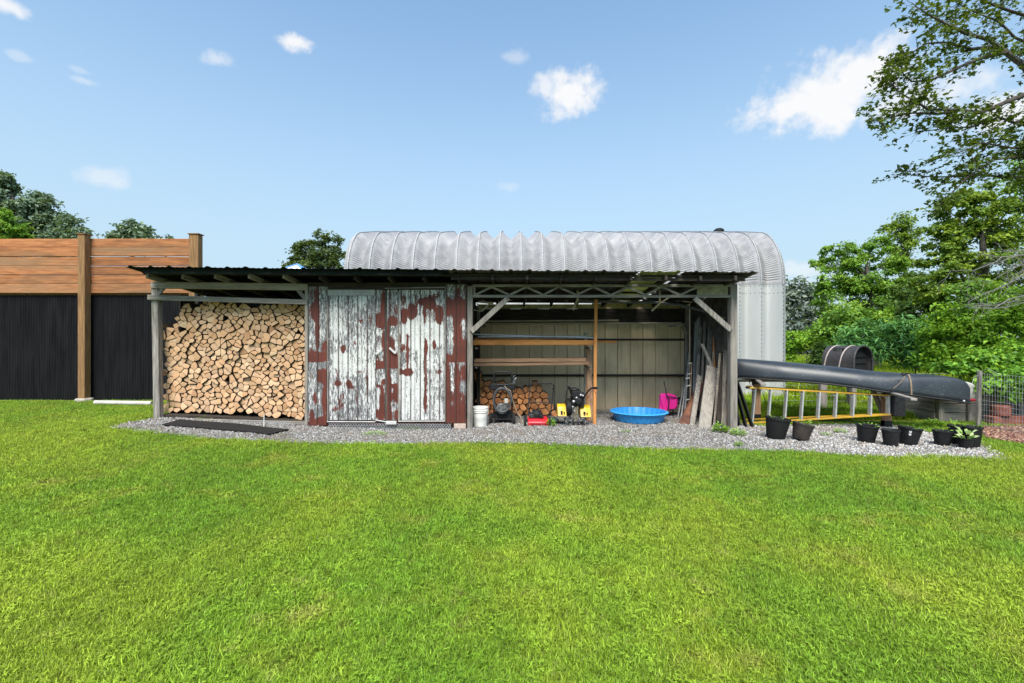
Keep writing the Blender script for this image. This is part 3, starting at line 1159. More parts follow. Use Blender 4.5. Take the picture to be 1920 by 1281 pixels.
def wobble_z(o, amt=.004):
    return o


post(sx(282.5), sx(294.5), sz(528), .045)
post(sx(876), sx(886), sz(536))
post(sx(1370), sx(1383), sz(532), 0, dpt=.14)
for px in (600, 880, 1365):
    pass
for xb in (-6.68, -3.82, -.8, 4.12):
    b = MB()
    b.box((xb - .05, 11.02, gz(xb, 11) - .05), (xb + .05, 11.12, roof_z(xb, 11) - .14))
    b.build('post', W['grey_z'], shed, bevel=.006)
# woodshed bay
b = MB()
b.bar((sx(284), SY + .02, sz(534.5)), (sx(578), SY + .02, sz(538.5)), .09, .125)
b.build('top_beam', W['grey_x'], shed, bevel=.006)
b = MB()
b.bar((sx(279.5), SY - .025, sz(558)), (sx(578.5), SY - .025, sz(567)), .05, .095)
b.build('front_rail', W['grey_x'], shed, bevel=.006)
for (pa, qa, pb, qb) in ((291, 555, 307, 536.5), (556, 541, 574, 564)):
    b = MB()
    b.bar((sx(pa), SY + .03, sz(qa)), (sx(pb), SY + .03, sz(qb)), .035, .075, up=(1, 0, 1))
    b.build('brace', W['grey_z'], shed, bevel=.004)
b = MB()
b.bar((sx(296), SY + .03, sz(787)), (sx(578), SY + .03, sz(794)), .06, .055)
b.build('floor_board', W['grey_x'], shed, bevel=.004)
for (za, zb) in ((1.90, 1.99), (1.0, 1.1)):
    b = MB()
    b.box((-6.72, 8.95, za), (-6.67, 11.05, zb))
    b.build('side_rail', W['brown_y'], shed)
b = MB()
b.box((-6.70, 9.9, gz(-6.7, 9.9)), (-6.62, 9.98, roof_z(-6.7, 9.9) - .1))
b.build('post', W['grey_z'], shed)
b = MB()
b.bar((sx(327), 10.2, 1.93), (sx(290), 10.2, 1.95), .03, .10)
b.build('side_rail', W['brown_x'], shed)
b = MB()
b.bar((-6.66, 9.45, gz(-6.6, 9) + .05), (-3.86, 9.45, gz(-3.9, 9) + .05), 1.1, .04)
b.build('floor', W['dark_x'], shed)
b = MB()
b.box((-6.66, 9.52, .25), (-3.86, 9.56, 2.42))
b.build('back_board', W['dark_z'], shed)
b = MB()
b.box((-6.735, 9.5, 2.30), (-6.715, 11.1, 2.60))
b.build('gap_blocking_board', W['dark_y'], shed)  # dark board added to close off the bright gap under the roof
# partitions and walls
for xw in (-3.84, -.84):
    b = MB()
    b.box((xw - .012, 8.95, gz(xw, 9)), (xw + .012, 11.05, roof_z(xw, 11) - .15))
    b.build('partition', W['dark_z'], shed)


def ribbed_wall(name, xa, xb, y, za, zb, mat, pitch_=.30, axis='x', depth=.018):
    b = MB()
    xs_ = []
    k = 0
    while True:
        base = xa + k * pitch_
        if base > xb:
            break
        for u, h in ((0, 0), (.002, -depth * 1.6), (.014, -depth * 1.6), (.016, 0), (.022, .012), (.036, .012), (.042, 0), (.10, 0), (.102, -.008), (.108, -.008), (.110, 0), (.18, 0), (.182, -.008), (.188, -.008), (.190, 0), (.25, 0), (.252, -.006), (.256, -.006), (.258, 0)):
            if base + u <= xb:
                xs_.append((base + u, h))
        k += 1
    rows = []
    for j in range(7):
        zz = za + (zb - za) * j / 6.0
        if axis == 'x':
            rows.append([(x, y - h, zz) for x, h in xs_])
        else:
            rows.append([(y - h, x, zz) for x, h in xs_])
    b.grid(rows)
    return b.build(name, mat, shed, solid=.003)


ribbed_wall('back_wall', -6.75, -.8, 11.16, .05, 2.645, M['roof_under'])
ribbed_wall('back_wall', -.8, 1.9, 11.16, -.03, 2.535, M['wall_steel'])
ribbed_wall('back_wall', 1.9, 4.45, 11.17, -.03, 2.56, M['wall_steel'])
ribbed_wall('side_wall', 8.96, 11.14, 4.225, -.03, 2.60, M['roof_under'], axis='y')
for yb, zt, hh, mt in ((11.10, CAM_H - (704 - 640.5) / F * 11.1, .055, 'dark_x'), (11.10, CAM_H - (637 - 640.5) / F * 11.1, .05, 'dark_x')):
    b = MB()
    b.box((-.76, yb - .05, zt - hh / 2), (4.06, yb, zt + hh / 2))
    b.build('girt', W[mt], shed)
b = MB()
b.box((-.76, 11.04, 2.08), (4.06, 11.09, 2.42))
b.build('shade_header_band', W['dark_x'], shed)  # dark board standing in for the shade across the wall top
for i in range(7):
    if i % 2 == 0:
        b = MB()
        xa = -.7 + i * .33
        b.box((xa, 11.02, 2.405), (xa + .26, 11.035, 2.44))
        b.build('gap_lip', M['galv'], shed)
b = MB()
yb = CAM_H * F / (779 - 640.5)
b.box((sx(1115) * 1.24, 11.0, .0), (4.0, 11.05, CAM_H - (767.5 - 640.5) / F * 11.0))
b.build('base_board', W['pale_x'], shed, bevel=.004)

# truss over the open bay
tr = MB()
tr.box((sx(886), SY + .0, sz(558)), (sx(1370), SY + .06, sz(553)))
truss = tr.build('truss', W['grey_x'], shed, bevel=.003)
b = MB()
b.box((sx(886), SY + .0, sz(538)), (sx(1370), SY + .06, sz(533)))
b.build('chord', W['grey_x'], truss, bevel=.003)
tops = [922, 987, 1047, 1113, 1178, 1241.5, 1309]
bots = [891, 955.6, 1019, 1081, 1146, 1211, 1276]
for i in range(7):
    segs = [(bots[i], tops[i])]
    if i < 6:
        segs.append((bots[i + 1], tops[i]))
    for pb, pt in segs:
        b = MB()
        b.bar((sx(pb), SY + .03, sz(553)), (sx(pt), SY + .03, sz(538)), .03, .038, up=(0, 0, 1))
        b.build('web', W['grey_x'], truss)
b = MB()
b.box((sx(888), SY + .01, sz(553)), (sx(891), SY + .05, sz(538)))
b.build('web', W['grey_z'], truss)
b = MB()
b.box((sx(1308), SY + .008, sz(552.7)), (sx(1365), SY + .045, sz(538.3)))
b.build('end_panel', surf('mossy_board', (.27, .26, .16), (.17, .16, .10), scale=12, rough=.9), truss)
for (pa, qa, pb, qb) in ((884, 622, 953, 559), (1301, 559, 1369, 619)):
    b = MB()
    b.bar((sx(pa), SY - .025, sz(qa)), (sx(pb), SY - .025, sz(qb)), .04, .095, up=(1, 0, 1))
    b.build('brace', W['grey_z'], shed, bevel=.004)
# small hangers and struts under the inside of the roof
for (pa, qa, pb, qb, Y0, th) in ((1083, 545, 1083, 566, 9.3, .04), (1084, 560, 1074, 581, 9.3, .045), (1237, 545, 1237, 568, 9.3, .03), (1240, 566, 1222, 583, 9.3, .035), (1240, 567, 1262, 553, 9.3, .02),
                                 (894, 569, 904, 583, 9.2, .022), (903, 584, 922, 566, 9.2, .03), (898, 566, 925, 569, 9.2, .035), (1310, 567, 1326, 558, 9.4, .012), (1280, 565, 1298, 567, 9.4, .02), (1346, 594, 1360, 597, 9.2, .02), (888, 581, 902, 584, 9.2, .02)):
    b = MB()
    b.bar(P(pa, qa, Y0), P(pb, qb, Y0), th, th)
    b.build('hanger', W['pale_z'], shed)

# cladding with flaking paint ------------------------------------------------
U = lambda u: 560 + u / 3.768        # helper coordinates used while measuring the flaked areas
V_ = lambda v: 490 + v / 3.768


def wear_cladding(name, ua, ub, va, vb, y, reds, whites, parent, base_red=.10, base_white=.5, off=0.0, rows_extra=None, rib=.18, rib0=0.0):
    xa, xb, zb, za = sx(U(ua)), sx(U(ub)), sz(V_(va)), sz(V_(vb))
    xs_ = []
    k = -1
    while True:
        base = xa + rib0 + k * rib
        if base > xb:
            break
        for u, h in ((0, 0), (.008, .014), (.022, .014), (.030, 0), (.045, 0), (.06, 0), (.075, .0), (.082, .004), (.098, .004), (.105, 0), (.125, 0), (.145, 0), (.165, 0)):
            if xa <= base + u <= xb:
                xs_.append((base + u, h, u))
        k += 1
    nr = max(6, int((zb - za) / .022))
    rows, wear = [], []
    for j in range(nr + 1):
        zz = za + (zb - za) * j / nr
        row = []
        for x, h, u in xs_:
            row.append((x, y - h + .003 * mnoise.noise(Vector((x * 3, zz * 3, off))), zz))
            uu = (x * 100 + 960 - 560) * 3.768
            vv = ((CAM_H - zz) * 100 + 640.5 - 490) * 3.768
            r = base_red + .05 + .20 * mnoise.noise(Vector((x * 4, zz * 2, 1 + off)))
            if .0 <= u <= .03:
                r += .10
            for cx, cy, rx, ry, s in reds:
                d = ((uu - cx) / rx) ** 2 + ((vv - cy) / ry) ** 2
                if d < 2.2:
                    r += s * max(0, 1 - max(0, d - .45) / 1.4)
            g = base_white + .25 * mnoise.noise(Vector((x * 3, zz * 1.2, 9 + off)))
            for cx, cy, rx, ry, s in whites:
                d = ((uu - cx) / rx) ** 2 + ((vv - cy) / ry) ** 2
                if d < 2.2:
                    g += s * max(0, 1 - max(0, d - .5) / 1.4)
            wear.append((r, g, 1.0 if .004 <= u <= .026 else (.45 if .08 <= u <= .1 else 0), 1))
        rows.append(row)
    b = MB()
    b.grid(rows)
    o = b.build(name, M['peeling'], parent, solid=.003)
    set_attr(o.data, 'wear', wear, 'FLOAT_COLOR')
    return o


SYC = SY - .012
# left side panel, two overlapping sheets
wear_cladding('side_panel', 66, 203, 180, 722, SYC, [(112, 350, 32, 60, .8), (133, 440, 16, 200, .75), (135, 240, 15, 60, .5), (135, 680, 75, 34, 1.0), (185, 620, 20, 50, .6), (95, 650, 20, 40, .6), (100, 230, 20, 40, .4)], [(165, 520, 25, 40, .3), (95, 560, 22, 60, .15)], shed, .10, .32, 0, rib=.18, rib0=.175)
wear_cladding('side_panel', 64, 203, 714, 1158, SYC - .004, [(170, 810, 34, 52, 1.0), (96, 1110, 20, 60, 1.0), (188, 1000, 18, 150, .7), (165, 1130, 40, 30, .9), (140, 1145, 70, 18, .9), (118, 970, 14, 40, .6), (95, 810, 12, 20, .5)], [(100, 900, 25, 100, .15), (150, 960, 16, 60, .25)], shed, .08, .35, 3, rib=.18, rib0=.175)
# right side panel
wear_cladding('side_panel', 1039, 1186, 165, 722, SYC, [(1120, 330, 75, 60, .75), (1122, 520, 28, 260, .75), (1060, 320, 24, 60, .5), (1150, 660, 50, 70, 1.0), (1060, 690, 40, 30, .8), (1170, 350, 25, 60, .5), (1165, 600, 25, 60, .5)], [(1080, 540, 22, 50, .3), (1165, 440, 14, 40, .2)], shed, .2, .35, 6, rib=.18, rib0=.0)
wear_cladding('side_panel', 1037, 1184, 714, 1142, SYC - .004, [(1110, 1100, 90, 40, 1.0), (1055, 940, 22, 190, .7), (1118, 860, 20, 150, .7), (1150, 1000, 30, 80, .5), (1165, 790, 22, 50, .5), (1100, 960, 40, 40, .4), (1130, 1050, 60, 40, .5)], [(1080, 870, 18, 60, .2)], shed, .22, .35, 9, rib=.18, rib0=.0)


def door(x_lo, x_hi, sheets, strips, name_label):
    """frame boards behind + sheets"""
    b = MB()
    ztop, zbot = sz(V_(200)), sz(V_(1122))
    xa, xb = sx(U(x_lo)), sx(U(x_hi))
    b.box((xa, SY + .0, zbot), (xb, SY + .035, ztop))
    d = b.build('door', W['grey_z'], shed)
    d['label'] = name_label
    return d


d1 = door(205, 618, None, None, 'left door leaf with mostly white and grey paint')
d2 = door(622, 1036, None, None, 'right door leaf with more red patches')
wear_cladding('door_sheet', 210, 545, 205, 1120, SYC, [(315, 620, 18, 28, .8), (275, 865, 30, 20, .7), (355, 868, 22, 30, .8), (382, 888, 16, 12, .7), (305, 985, 26, 60, .6), (450, 420, 22, 24, .4), (505, 420, 16, 40, .5), (395, 575, 10, 22, .5), (435, 785, 40, 14, .35), (260, 1040, 20, 20, .5), (485, 860, 10, 90, .5), (270, 810, 10, 60, .4), (410, 940, 8, 60, .4)],
              [(300, 690, 60, 50, .4), (510, 820, 25, 70, .5), (440, 275, 40, 25, .5), (330, 760, 120, 40, .2), (270, 480, 40, 60, .1)], d1, .03, .50, 12, rib0=.0)
b = MB()
b.box((sx(U(212)), SYC - .020, sz(V_(243))), (sx(U(540)), SYC - .017, sz(V_(203))))
b.build('top_flashing', surf('grey_white_flashing', (.36, .36, .36), (.28, .28, .29), scale=6, stretch=(2, 1, .3), rough=.55), d1)
wear_cladding('door_sheet', 547, 617, 203, 758, SYC - .004, [(600, 330, 16, 130, .9), (582, 420, 35, 50, .8), (602, 560, 10, 60, .6), (583, 735, 50, 28, 1.0), (612, 640, 10, 100, .5), (560, 700, 14, 30, .5)], [(572, 500, 18, 25, .4), (570, 640, 16, 40, .4)], d1, .12, .40, 15, rib0=.16)
wear_cladding('door_sheet', 547, 617, 752, 1120, SYC, [(590, 1000, 16, 130, .8), (605, 850, 14, 18, .9), (565, 880, 14, 14, .6), (580, 1080, 30, 40, .7)], [(570, 960, 14, 90, .3)], d1, .08, .45, 18, rib0=.16)
wear_cladding('door_sheet', 624, 706, 203, 758, SYC - .004, [(668, 425, 32, 35, .9), (655, 600, 25, 60, .8), (640, 680, 40, 60, .9), (690, 700, 22, 50, .8), (632, 500, 10, 60, .5), (690, 350, 14, 40, .5), (650, 300, 10, 80, .4), (664, 735, 45, 24, .8)], [(672, 520, 22, 25, .25), (690, 610, 12, 50, .3)], d2, .16, .38, 21, rib0=.04)
wear_cladding('door_sheet', 624, 706, 752, 1120, SYC, [(637, 930, 16, 200, .9), (690, 930, 18, 60, .7), (665, 880, 30, 14, .6), (640, 1090, 20, 40, .8), (695, 1090, 14, 40, .6), (660, 960, 30, 20, .5)], [(672, 830, 18, 60, .25), (672, 1010, 18, 40, .2)], d2, .14, .38, 24, rib0=.04)
wear_cladding('door_sheet', 708, 1034, 203, 1120, SYC, [(745, 390, 22, 55, .9), (800, 360, 30, 50, .8), (868, 285, 22, 22, .9), (925, 290, 34, 45, .8), (995, 380, 26, 60, .9), (960, 300, 14, 60, .5), (742, 270, 14, 40, .5), (770, 640, 10, 120, .75), (775, 785, 34, 26, .8), (900, 600, 12, 50, .8), (897, 800, 12, 220, .6), (960, 590, 14, 34, .8), (895, 1000, 16, 60, .5), (830, 300, 10, 90, .4), (720, 780, 20, 20, .7), (990, 780, 26, 16, .4), (715, 560, 10, 60, .5), (890, 350, 12, 90, .5), (980, 240, 40, 20, .4), (740, 610, 14, 30, .5)],
              [(745, 520, 26, 90, .9), (805, 520, 28, 110, .9), (865, 560, 24, 160, .6), (932, 520, 30, 90, .95), (992, 500, 28, 80, .95), (800, 900, 26, 180, .6), (865, 930, 24, 200, .5), (990, 1050, 26, 60, .6), (735, 900, 22, 120, .4), (930, 700, 24, 60, .3), (745, 1030, 20, 80, .4)], d2, .07, .48, 27, rib0=.03)
for (u0, v0, u1, v1, d) in ((552, 655, 592, 622, d1), (648, 612, 690, 650, d2)):
    b = MB()
    p0, p1 = Vector((sx(U(u0)), SYC - .05, sz(V_(v0)))), Vector((sx(U(u1)), SYC - .05, sz(V_(v1))))
    b.bar(p0, p1, .015, .035, up=(1, 0, 1))
    b.bar(p0 + Vector((.005, .04, 0)), p0 + Vector((.005, 0, 0)), .02, .02)
    b.bar(p1 + Vector((-.005, .04, 0)), p1 + Vector((-.005, 0, 0)), .02, .02)
    b.build('handle', M['white_paint'], d)
for (u0, v0, d) in ((574, 482, d1), (667, 466, d2)):
    b = MB()
    x_, z_ = sx(U(u0)), sz(V_(v0))
    b.box((x_ - .028, SYC - .022, z_ - .022), (x_ + .028, SYC - .016, z_ + .022))
    b.box((x_ - .014, SYC - .028, z_ - .006), (x_ + .014, SYC - .0215, z_ + .010), 1)
    b.build('latch', [M['white_paint'], M['black_metal']], d)
for (u0, v0, u1, v1, d) in ((205, 1131, 545, 1132, d1), (545, 1120, 618, 1132, d1), (706, 1128, 1034, 1127, d2)):
    b = MB()
    b.bar((sx(U(u0)), SYC - .012, sz(V_(v0))), (sx(U(u1)), SYC - .012, sz(V_(v1))), .03, .014)
    b.build('bottom_trim', M['white_paint'], d)
b = MB()
b.box((sx(U(620)), SYC - .05, sz(V_(1150))), (sx(U(695)), SYC - .004, sz(V_(1126))))
b.build('door_stop', M['white_paint'], shed, bevel=.005)
b = MB()
b.box((sx(U(1098)), SY - .03, sz(V_(1182))), (sx(U(1182)), SY + .1, sz(V_(1146))))
b.build('base_block', surf('pinkish_block', (.50, .40, .33), (.4, .31, .26), scale=12), shed, bevel=.006)
b = MB()
b.box((sx(578), SY + .04, sz(800)), (sx(876), SY + .09, sz(787)))
b.build('base_board', M['rust'], shed)
for (u0, u1, mt) in ((203, 209, 'grey_z'), (1034, 1039, 'grey_z')):
    b = MB()
    b.box((sx(U(u0)), SY - .02, sz(V_(1128))), (sx(U(u1)), SY + .05, sz(V_(180))))
    b.build('door_jamb', W[mt], shed)
b = MB()
b.box((sx(577), SY - .005, sz(546)), (sx(876), SY + .06, sz(530)))
b.build('door_header', W['dark_x'], shed)
b = MB()
b.bar((sx(723), SYC - .02, sz(541)), (sx(835), SYC - .02, sz(539.5)), .02, .022)
b.build('door_track', W['grey_x'], shed)
b = MB()
b.bar((sx(575.5), SY - .01, sz(797)), (sx(575.5), SY - .01, sz(533)), .055, .05, up=(0, 1, 0))
b.build('corner_board', W['grey_z'], shed, bevel=.004)


def expanded_mesh(xa, xb, za, zb, y, slope=0.0, cell=.05):
    b = MB()
    n = int((xb - xa) / cell)
    rows_ = 4
    for i in range(n):
        for r in range(rows_):
            x0 = xa + i * cell
            z0 = za + (zb - za) * r / rows_ + slope * i * cell
            z1 = z0 + (zb - za) / rows_
            s = 1 if (r % 2 == 0) else -1
            xo = 0 if s > 0 else cell / 2
            b.bar((x0 + xo, y - .004, z0), (x0 + xo + s * cell / 2, y + .004, z1), .006, .010)
            b.bar((x0 + cell - xo, y + .004, z0), (x0 + cell - xo - s * cell / 2, y - .004, z1), .006, .010)
    return b.build('skirt_mesh', M['galv'], shed)


expanded_mesh(sx(325), sx(548), sz(797), sz(786), SY + .0, -.025)
expanded_mesh(sx(616), sx(850), sz(806), sz(792.5), SY - .01, -.008)

# gazebo top behind the shed
gx_, gyy = (557 - 960) / F * 16.0, 16.0
gaz = thing('gazebo', 'small white and blue peaked canopy showing above the shed roof', 'gazebo', (gx_, gyy, .1))
zp = CAM_H + (640.5 - 496.5) / F * 16.0
b = MB()
hw_ = 1.45
zc_ = zp - .78
cs = [(-hw_, -hw_), (hw_, -hw_), (hw_, hw_), (-hw_, hw_)]
for i in range(4):
    a, c = cs[i], cs[(i + 1) % 4]
    ax1 = [(gx_ + a[0] * k, gyy + a[1] * k, zp - (zp - zc_) * k ** .9) for k in (0.001, .25, .5, .75, 1)]
    cx1 = [(gx_ + c[0] * k, gyy + c[1] * k, zp - (zp - zc_) * k ** .9) for k in (0.001, .25, .5, .75, 1)]
    b.grid([ax1, cx1])
b.build('canopy', M['white_fabric'], gaz, solid=.01)
b = MB()
for a in cs:
    b.tube([(gx_ + a[0] * k, gyy + a[1] * k, zp + .015 - (zp - zc_) * k ** .9) for k in (0.0, .25, .5, .75, 1)], .035, 6)
b.build('hip_trim', M['blue_fabric'], gaz)
for a in cs:
    b = MB()
    b.tube([(gx_ + a[0] * .97, gyy + a[1] * .97, .05), (gx_ + a[0] * .97, gyy + a[1] * .97, zc_)], .03, 8)
    b.build('pole', M['white_paint'], gaz)
# ------------------------------------------------------------------ firewood


def voronoi_cells(seeds, ax=1.0, az=1.0, rad=.5, bound=.13):
    S = np.asarray(seeds)
    out = []
    for i, (x, z) in enumerate(S):
        poly = [(x - bound, z - bound), (x + bound, z - bound), (x + bound, z + bound), (x - bound, z + bound)]
        d = np.hypot(S[:, 0] - x, S[:, 1] - z)
        for j in np.argsort(d)[1:26]:
            if d[j] > rad:
                break
            mx, mz = (x + S[j, 0]) / 2, (z + S[j, 1]) / 2
            nx, nz = S[j, 0] - x, S[j, 1] - z
            new = []
            for k in range(len(poly)):
                a, b = poly[k], poly[(k + 1) % len(poly)]
                da = (a[0] - mx) * nx + (a[1] - mz) * nz
                db = (b[0] - mx) * nx + (b[1] - mz) * nz
                if da <= 0:
                    new.append(a)
                if da * db < 0:
                    tt = da / (da - db)
                    new.append((a[0] + (b[0] - a[0]) * tt, a[1] + (b[1] - a[1]) * tt))
            poly = new
            if len(poly) < 3:
                break
        out.append(poly)
    return out


def log_shape(poly, shrink, rnd):
    """cell polygon -> end outline of a split log: a few sharp split corners, the rest a rounded bark side"""
    p = np.array(poly)
    # drop very short edges
    q = [p[0]]
    for a in p[1:]:
        if np.hypot(*(a - q[-1])) > .022:
            q.append(a)
    if len(q) > 3 and np.hypot(*(q[0] - q[-1])) < .022:
        q.pop()
    p = np.array(q)
    c = p.mean(0)
    n = len(p)
    sharp = set(rnd.sample(range(n), min(n, rnd.choice([1, 2, 3, 3, 4]))))
    out = []
    for i in range(n):
        a, b, d = p[i - 1], p[i], p[(i + 1) % n]
        if i in sharp:
            out.append(b)
        else:
            for tt in (.0, .33, .67, 1.0):
                s = b + (a - b) * .42
                e = b + (d - b) * .42
                out.append((1 - tt) ** 2 * s + 2 * tt * (1 - tt) * b + tt ** 2 * e)
    out = np.array(out)
    dv = out - c
    L = np.hypot(dv[:, 0], dv[:, 1])[:, None]
    out = c + dv * np.maximum(.55, (L - shrink) / np.maximum(L, 1e-5))
    out += np.array([[rnd.uniform(-.003, .003), rnd.uniform(-.003, .003)] for _ in out])
    return out, c


def log_mesh(out, c, y, ln, tilt, b=None):
    n = len(out)
    vs, fs, ms = [], [], []
    for ring, (yy, k) in enumerate(((y + .006, 1.0), (y, .965), (y + ln, .95))):
        for p in out:
            q = c + (p - c) * k
            t_ = tilt[0] * (q[0] - c[0]) + tilt[1] * (q[1] - c[1]) if ring < 2 else 0
            vs.append((q[0], yy + t_, q[1]))
    vs.append((c[0], y - .002, c[1]))
    cc = len(vs) - 1
    for i in range(n):
        j = (i + 1) % n
        fs.append((n + i, n + j, cc)); ms.append(0)
        fs.append((i, j, n + j, n + i)); ms.append(0)
        fs.append((j, i, 2 * n + i, 2 * n + j)); ms.append(1)
    fs.append(tuple(2 * n + i for i in range(n))); ms.append(0)
    return vs, fs, ms


def make_logs(seeds, keep, y_of, shrink, rnd, tint_of):
    cells = voronoi_cells(seeds)
    res = []
    for i, poly in enumerate(cells):
        if not keep[i] or len(poly) < 3:
            continue
        out, c = log_shape(poly, shrink, rnd)
        if len(out) < 4:
            continue
        A = 0.5 * abs(sum(out[k][0] * out[(k + 1) % len(out)][1] - out[(k + 1) % len(out)][0] * out[k][1] for k in range(len(out))))
        if A < .0012:
            continue
        y = y_of(c)
        vs, fs, ms = log_mesh(out, c, y, rnd.uniform(.36, .44), (rnd.uniform(-.18, .18), rnd.uniform(-.18, .18)))
        res.append((A, c, y, vs, fs, ms, tint_of(c)))
    return res


rnd = random.Random(11)
seeds, keep = [], []
dx, dz = .130, .074
r_i = 0
z = .10
while z < 2.62:
    x = -7.0 + (dx / 2 if r_i % 2 else 0)
    while x < -3.6:
        xx, zz = x + rnd.gauss(0, .031), z + rnd.gauss(0, .0145)
        if rnd.random() < .13:
            x += dx
            continue
        seeds.append((xx, zz))
        zf = gz(xx, 9) + .105
        top = 2.36 + .03 * math.sin(xx * 5.3) + rnd.uniform(-.03, .05)
        notch = xx < -6.44 + .05 * math.sin(zz * 9) and zz > 1.80 + (xx + 6.7) * .5
        keep.append(-6.70 < xx < -3.90 and zf < zz < top and not notch)
        x += dx
    z += dz
    r_i += 1


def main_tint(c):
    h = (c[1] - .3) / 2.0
    return min(1, max(0, rnd.gauss(.66 - .25 * max(0, h - .55) * 1.5, .24)))  # upper rows darker: shade below the roof put into the tint


main_logs = make_logs(seeds, keep, lambda c: 9.02 + rnd.uniform(-.03, .03) + .05 * math.sin(c[1] * 2.2), .0052, rnd, main_tint)
# second, smaller pile inside the open bay
seeds2, keep2 = [], []
tx = [-.86, -.78, -.68, -.56, -.3, -.15, 0, .12, .3, .42, .52, .66, .8, .95, 1.05]
tz = [1.0, 1.03, .9, .78, .74, .73, .70, .60, .62, .74, .76, .60, .42, .22, .08]
z, r_i = -.02, 0
while z < 1.3:
    x = -1.1 + (.075 if r_i % 2 else 0)
    while x < 1.3:
        xx, zz = x + rnd.gauss(0, .03), z + rnd.gauss(0, .026)
        seeds2.append((xx, zz))
        keep2.append(-.80 < xx < 1.03 and .045 < zz < np.interp(xx, tx, tz))
        x += .148
    z += .122
    r_i += 1
pile_logs = make_logs(seeds2, keep2, lambda c: 10.30 + rnd.uniform(-.06, .06), .007, rnd, lambda c: rnd.uniform(.0, .5))
n_pile = len(pile_logs)
main_logs.sort(key=lambda a: -a[0])
n_single = 300 - n_pile
for i, (A, c, y, vs, fs, ms, tv) in enumerate(main_logs[:n_single]):
    b = MB()
    b.v, b.f, b.m = vs, fs, ms
    o = b.build('firewood_log', [M['log_end'], M['log_bark']], None, origin=(c[0], y, c[1]))
    tag(o, 'pale split firewood log with its cut end in the tall woodshed stack', 'firewood', 'split logs in the tall woodshed stack')
    set_attr(o.data, 'tint', [tv] * len(vs))
b = MB()
tl = []
for (A, c, y, vs, fs, ms, tv) in main_logs[n_single:]:
    b.add(vs, fs)
    b.m[-len(ms):] = ms
    tl += [tv] * len(vs)
if b.v:
    o = b.build('firewood_logs', [M['log_end'], M['log_bark']], None, origin=(-5.3, 9.0, .2))
    tag(o, 'smaller pale split logs wedged between the larger ones of the tall woodshed stack', 'firewood', None, 'stuff')
    set_attr(o.data, 'tint', tl)
for (A, c, y, vs, fs, ms, tv) in pile_logs:
    b = MB()
    b.v, b.f, b.m = vs, fs, ms
    o = b.build('firewood_log', [M['log_end_old'], M['log_bark']], None, origin=(c[0], y, c[1]))
    tag(o, 'orange brown split log in the low pile behind the mowers', 'firewood', 'logs in the low pile behind the mowers')

# rubber mat
mz = lambda x, y: gz(x, y) + .022
cs = [(-6.03, 8.08), (-4.02, 7.84), (-3.93, 8.28), (-6.10, 8.62)]
b = MB()
rows0, rows1 = [], []
for i in range(9):
    u = i / 8
    ra = []
    for j in range(5):
        v = j / 4
        x = (cs[0][0] * (1 - u) + cs[1][0] * u) * (1 - v) + (cs[3][0] * (1 - u) + cs[2][0] * u) * v
        y = (cs[0][1] * (1 - u) + cs[1][1] * u) * (1 - v) + (cs[3][1] * (1 - u) + cs[2][1] * u) * v
        ra.append((x, y, mz(x, y) + .012 + .007 * math.sin(u * 9) * math.sin(v * 5)))
    rows0.append(ra)
b.grid(rows0)
o = b.build('rubber_mat', M['rubber'], None, origin=(-5, 8.2, mz(-5, 8.2)), solid=.014)
tag(o, 'flat black rubber mat lying on the gravel in front of the firewood stack', 'mat')
b = MB()
b.tube([P(495, 801, 8.45), P(495, 779, 8.5)], .008, 6)
tag(b.build('marker_stake', M['white_paint'], None, origin=P(495, 801, 8.45)), 'thin white stake standing at the right end of the rubber mat', 'stake')

# bucket
bx, by = -.62, 9.12
bk = thing('bucket', 'white plastic bucket beside the post right of the flaking doors', 'bucket', (bx, by, gz(bx, by)))
g0 = gz(bx, by) + .012
b = MB()
b.lathe([(.0, .004), (.128, .0), (.134, .02), (.152, .27), (.165, .275), (.165, .284), (.155, .288), (.156, .305), (.168, .308), (.168, .318), (.157, .322), (.158, .345), (.167, .348), (.167, .37), (.154, .37), (.13, .04), (0, .03)], (bx, by, g0), 32)
b.build('pail', M['bucket_plastic'], bk, smooth=True)
b = MB()
b.tube([(bx + .168 * math.cos(a), by + .168 * math.sin(a) - .01, g0 + .30 - .13 * math.sin(-a if a < 0 else a)) for a in np.linspace(-math.pi, 0, 16)], .004, 6)
b.build('handle', M['galv'], bk)


def wheel(parent, c, r, wd, axis='x', mat=None, hub=True):
    b = MB()
    h = wd / 2
    b.lathe([(r * .62, -h * .8), (r * .9, -h), (r, -h * .6), (r, h * .6), (r * .9, h), (r * .62, h * .8)], c, 24, 0, axis)
    wl = b.build('wheel', mat or M['rubber'], parent, smooth=True)
    if hub:
        b = MB()
        b.lathe([(0, -h * .7), (r * .2, -h * .75), (r * .25, -h * .4), (r * .63, -h * .5), (r * .63, h * .5), (r * .25, h * .4), (r * .2, h * .75), (0, h * .7)], c, 20, 0, axis)
        b.build('hub', M['engine'], wl, smooth=True)
    return wl


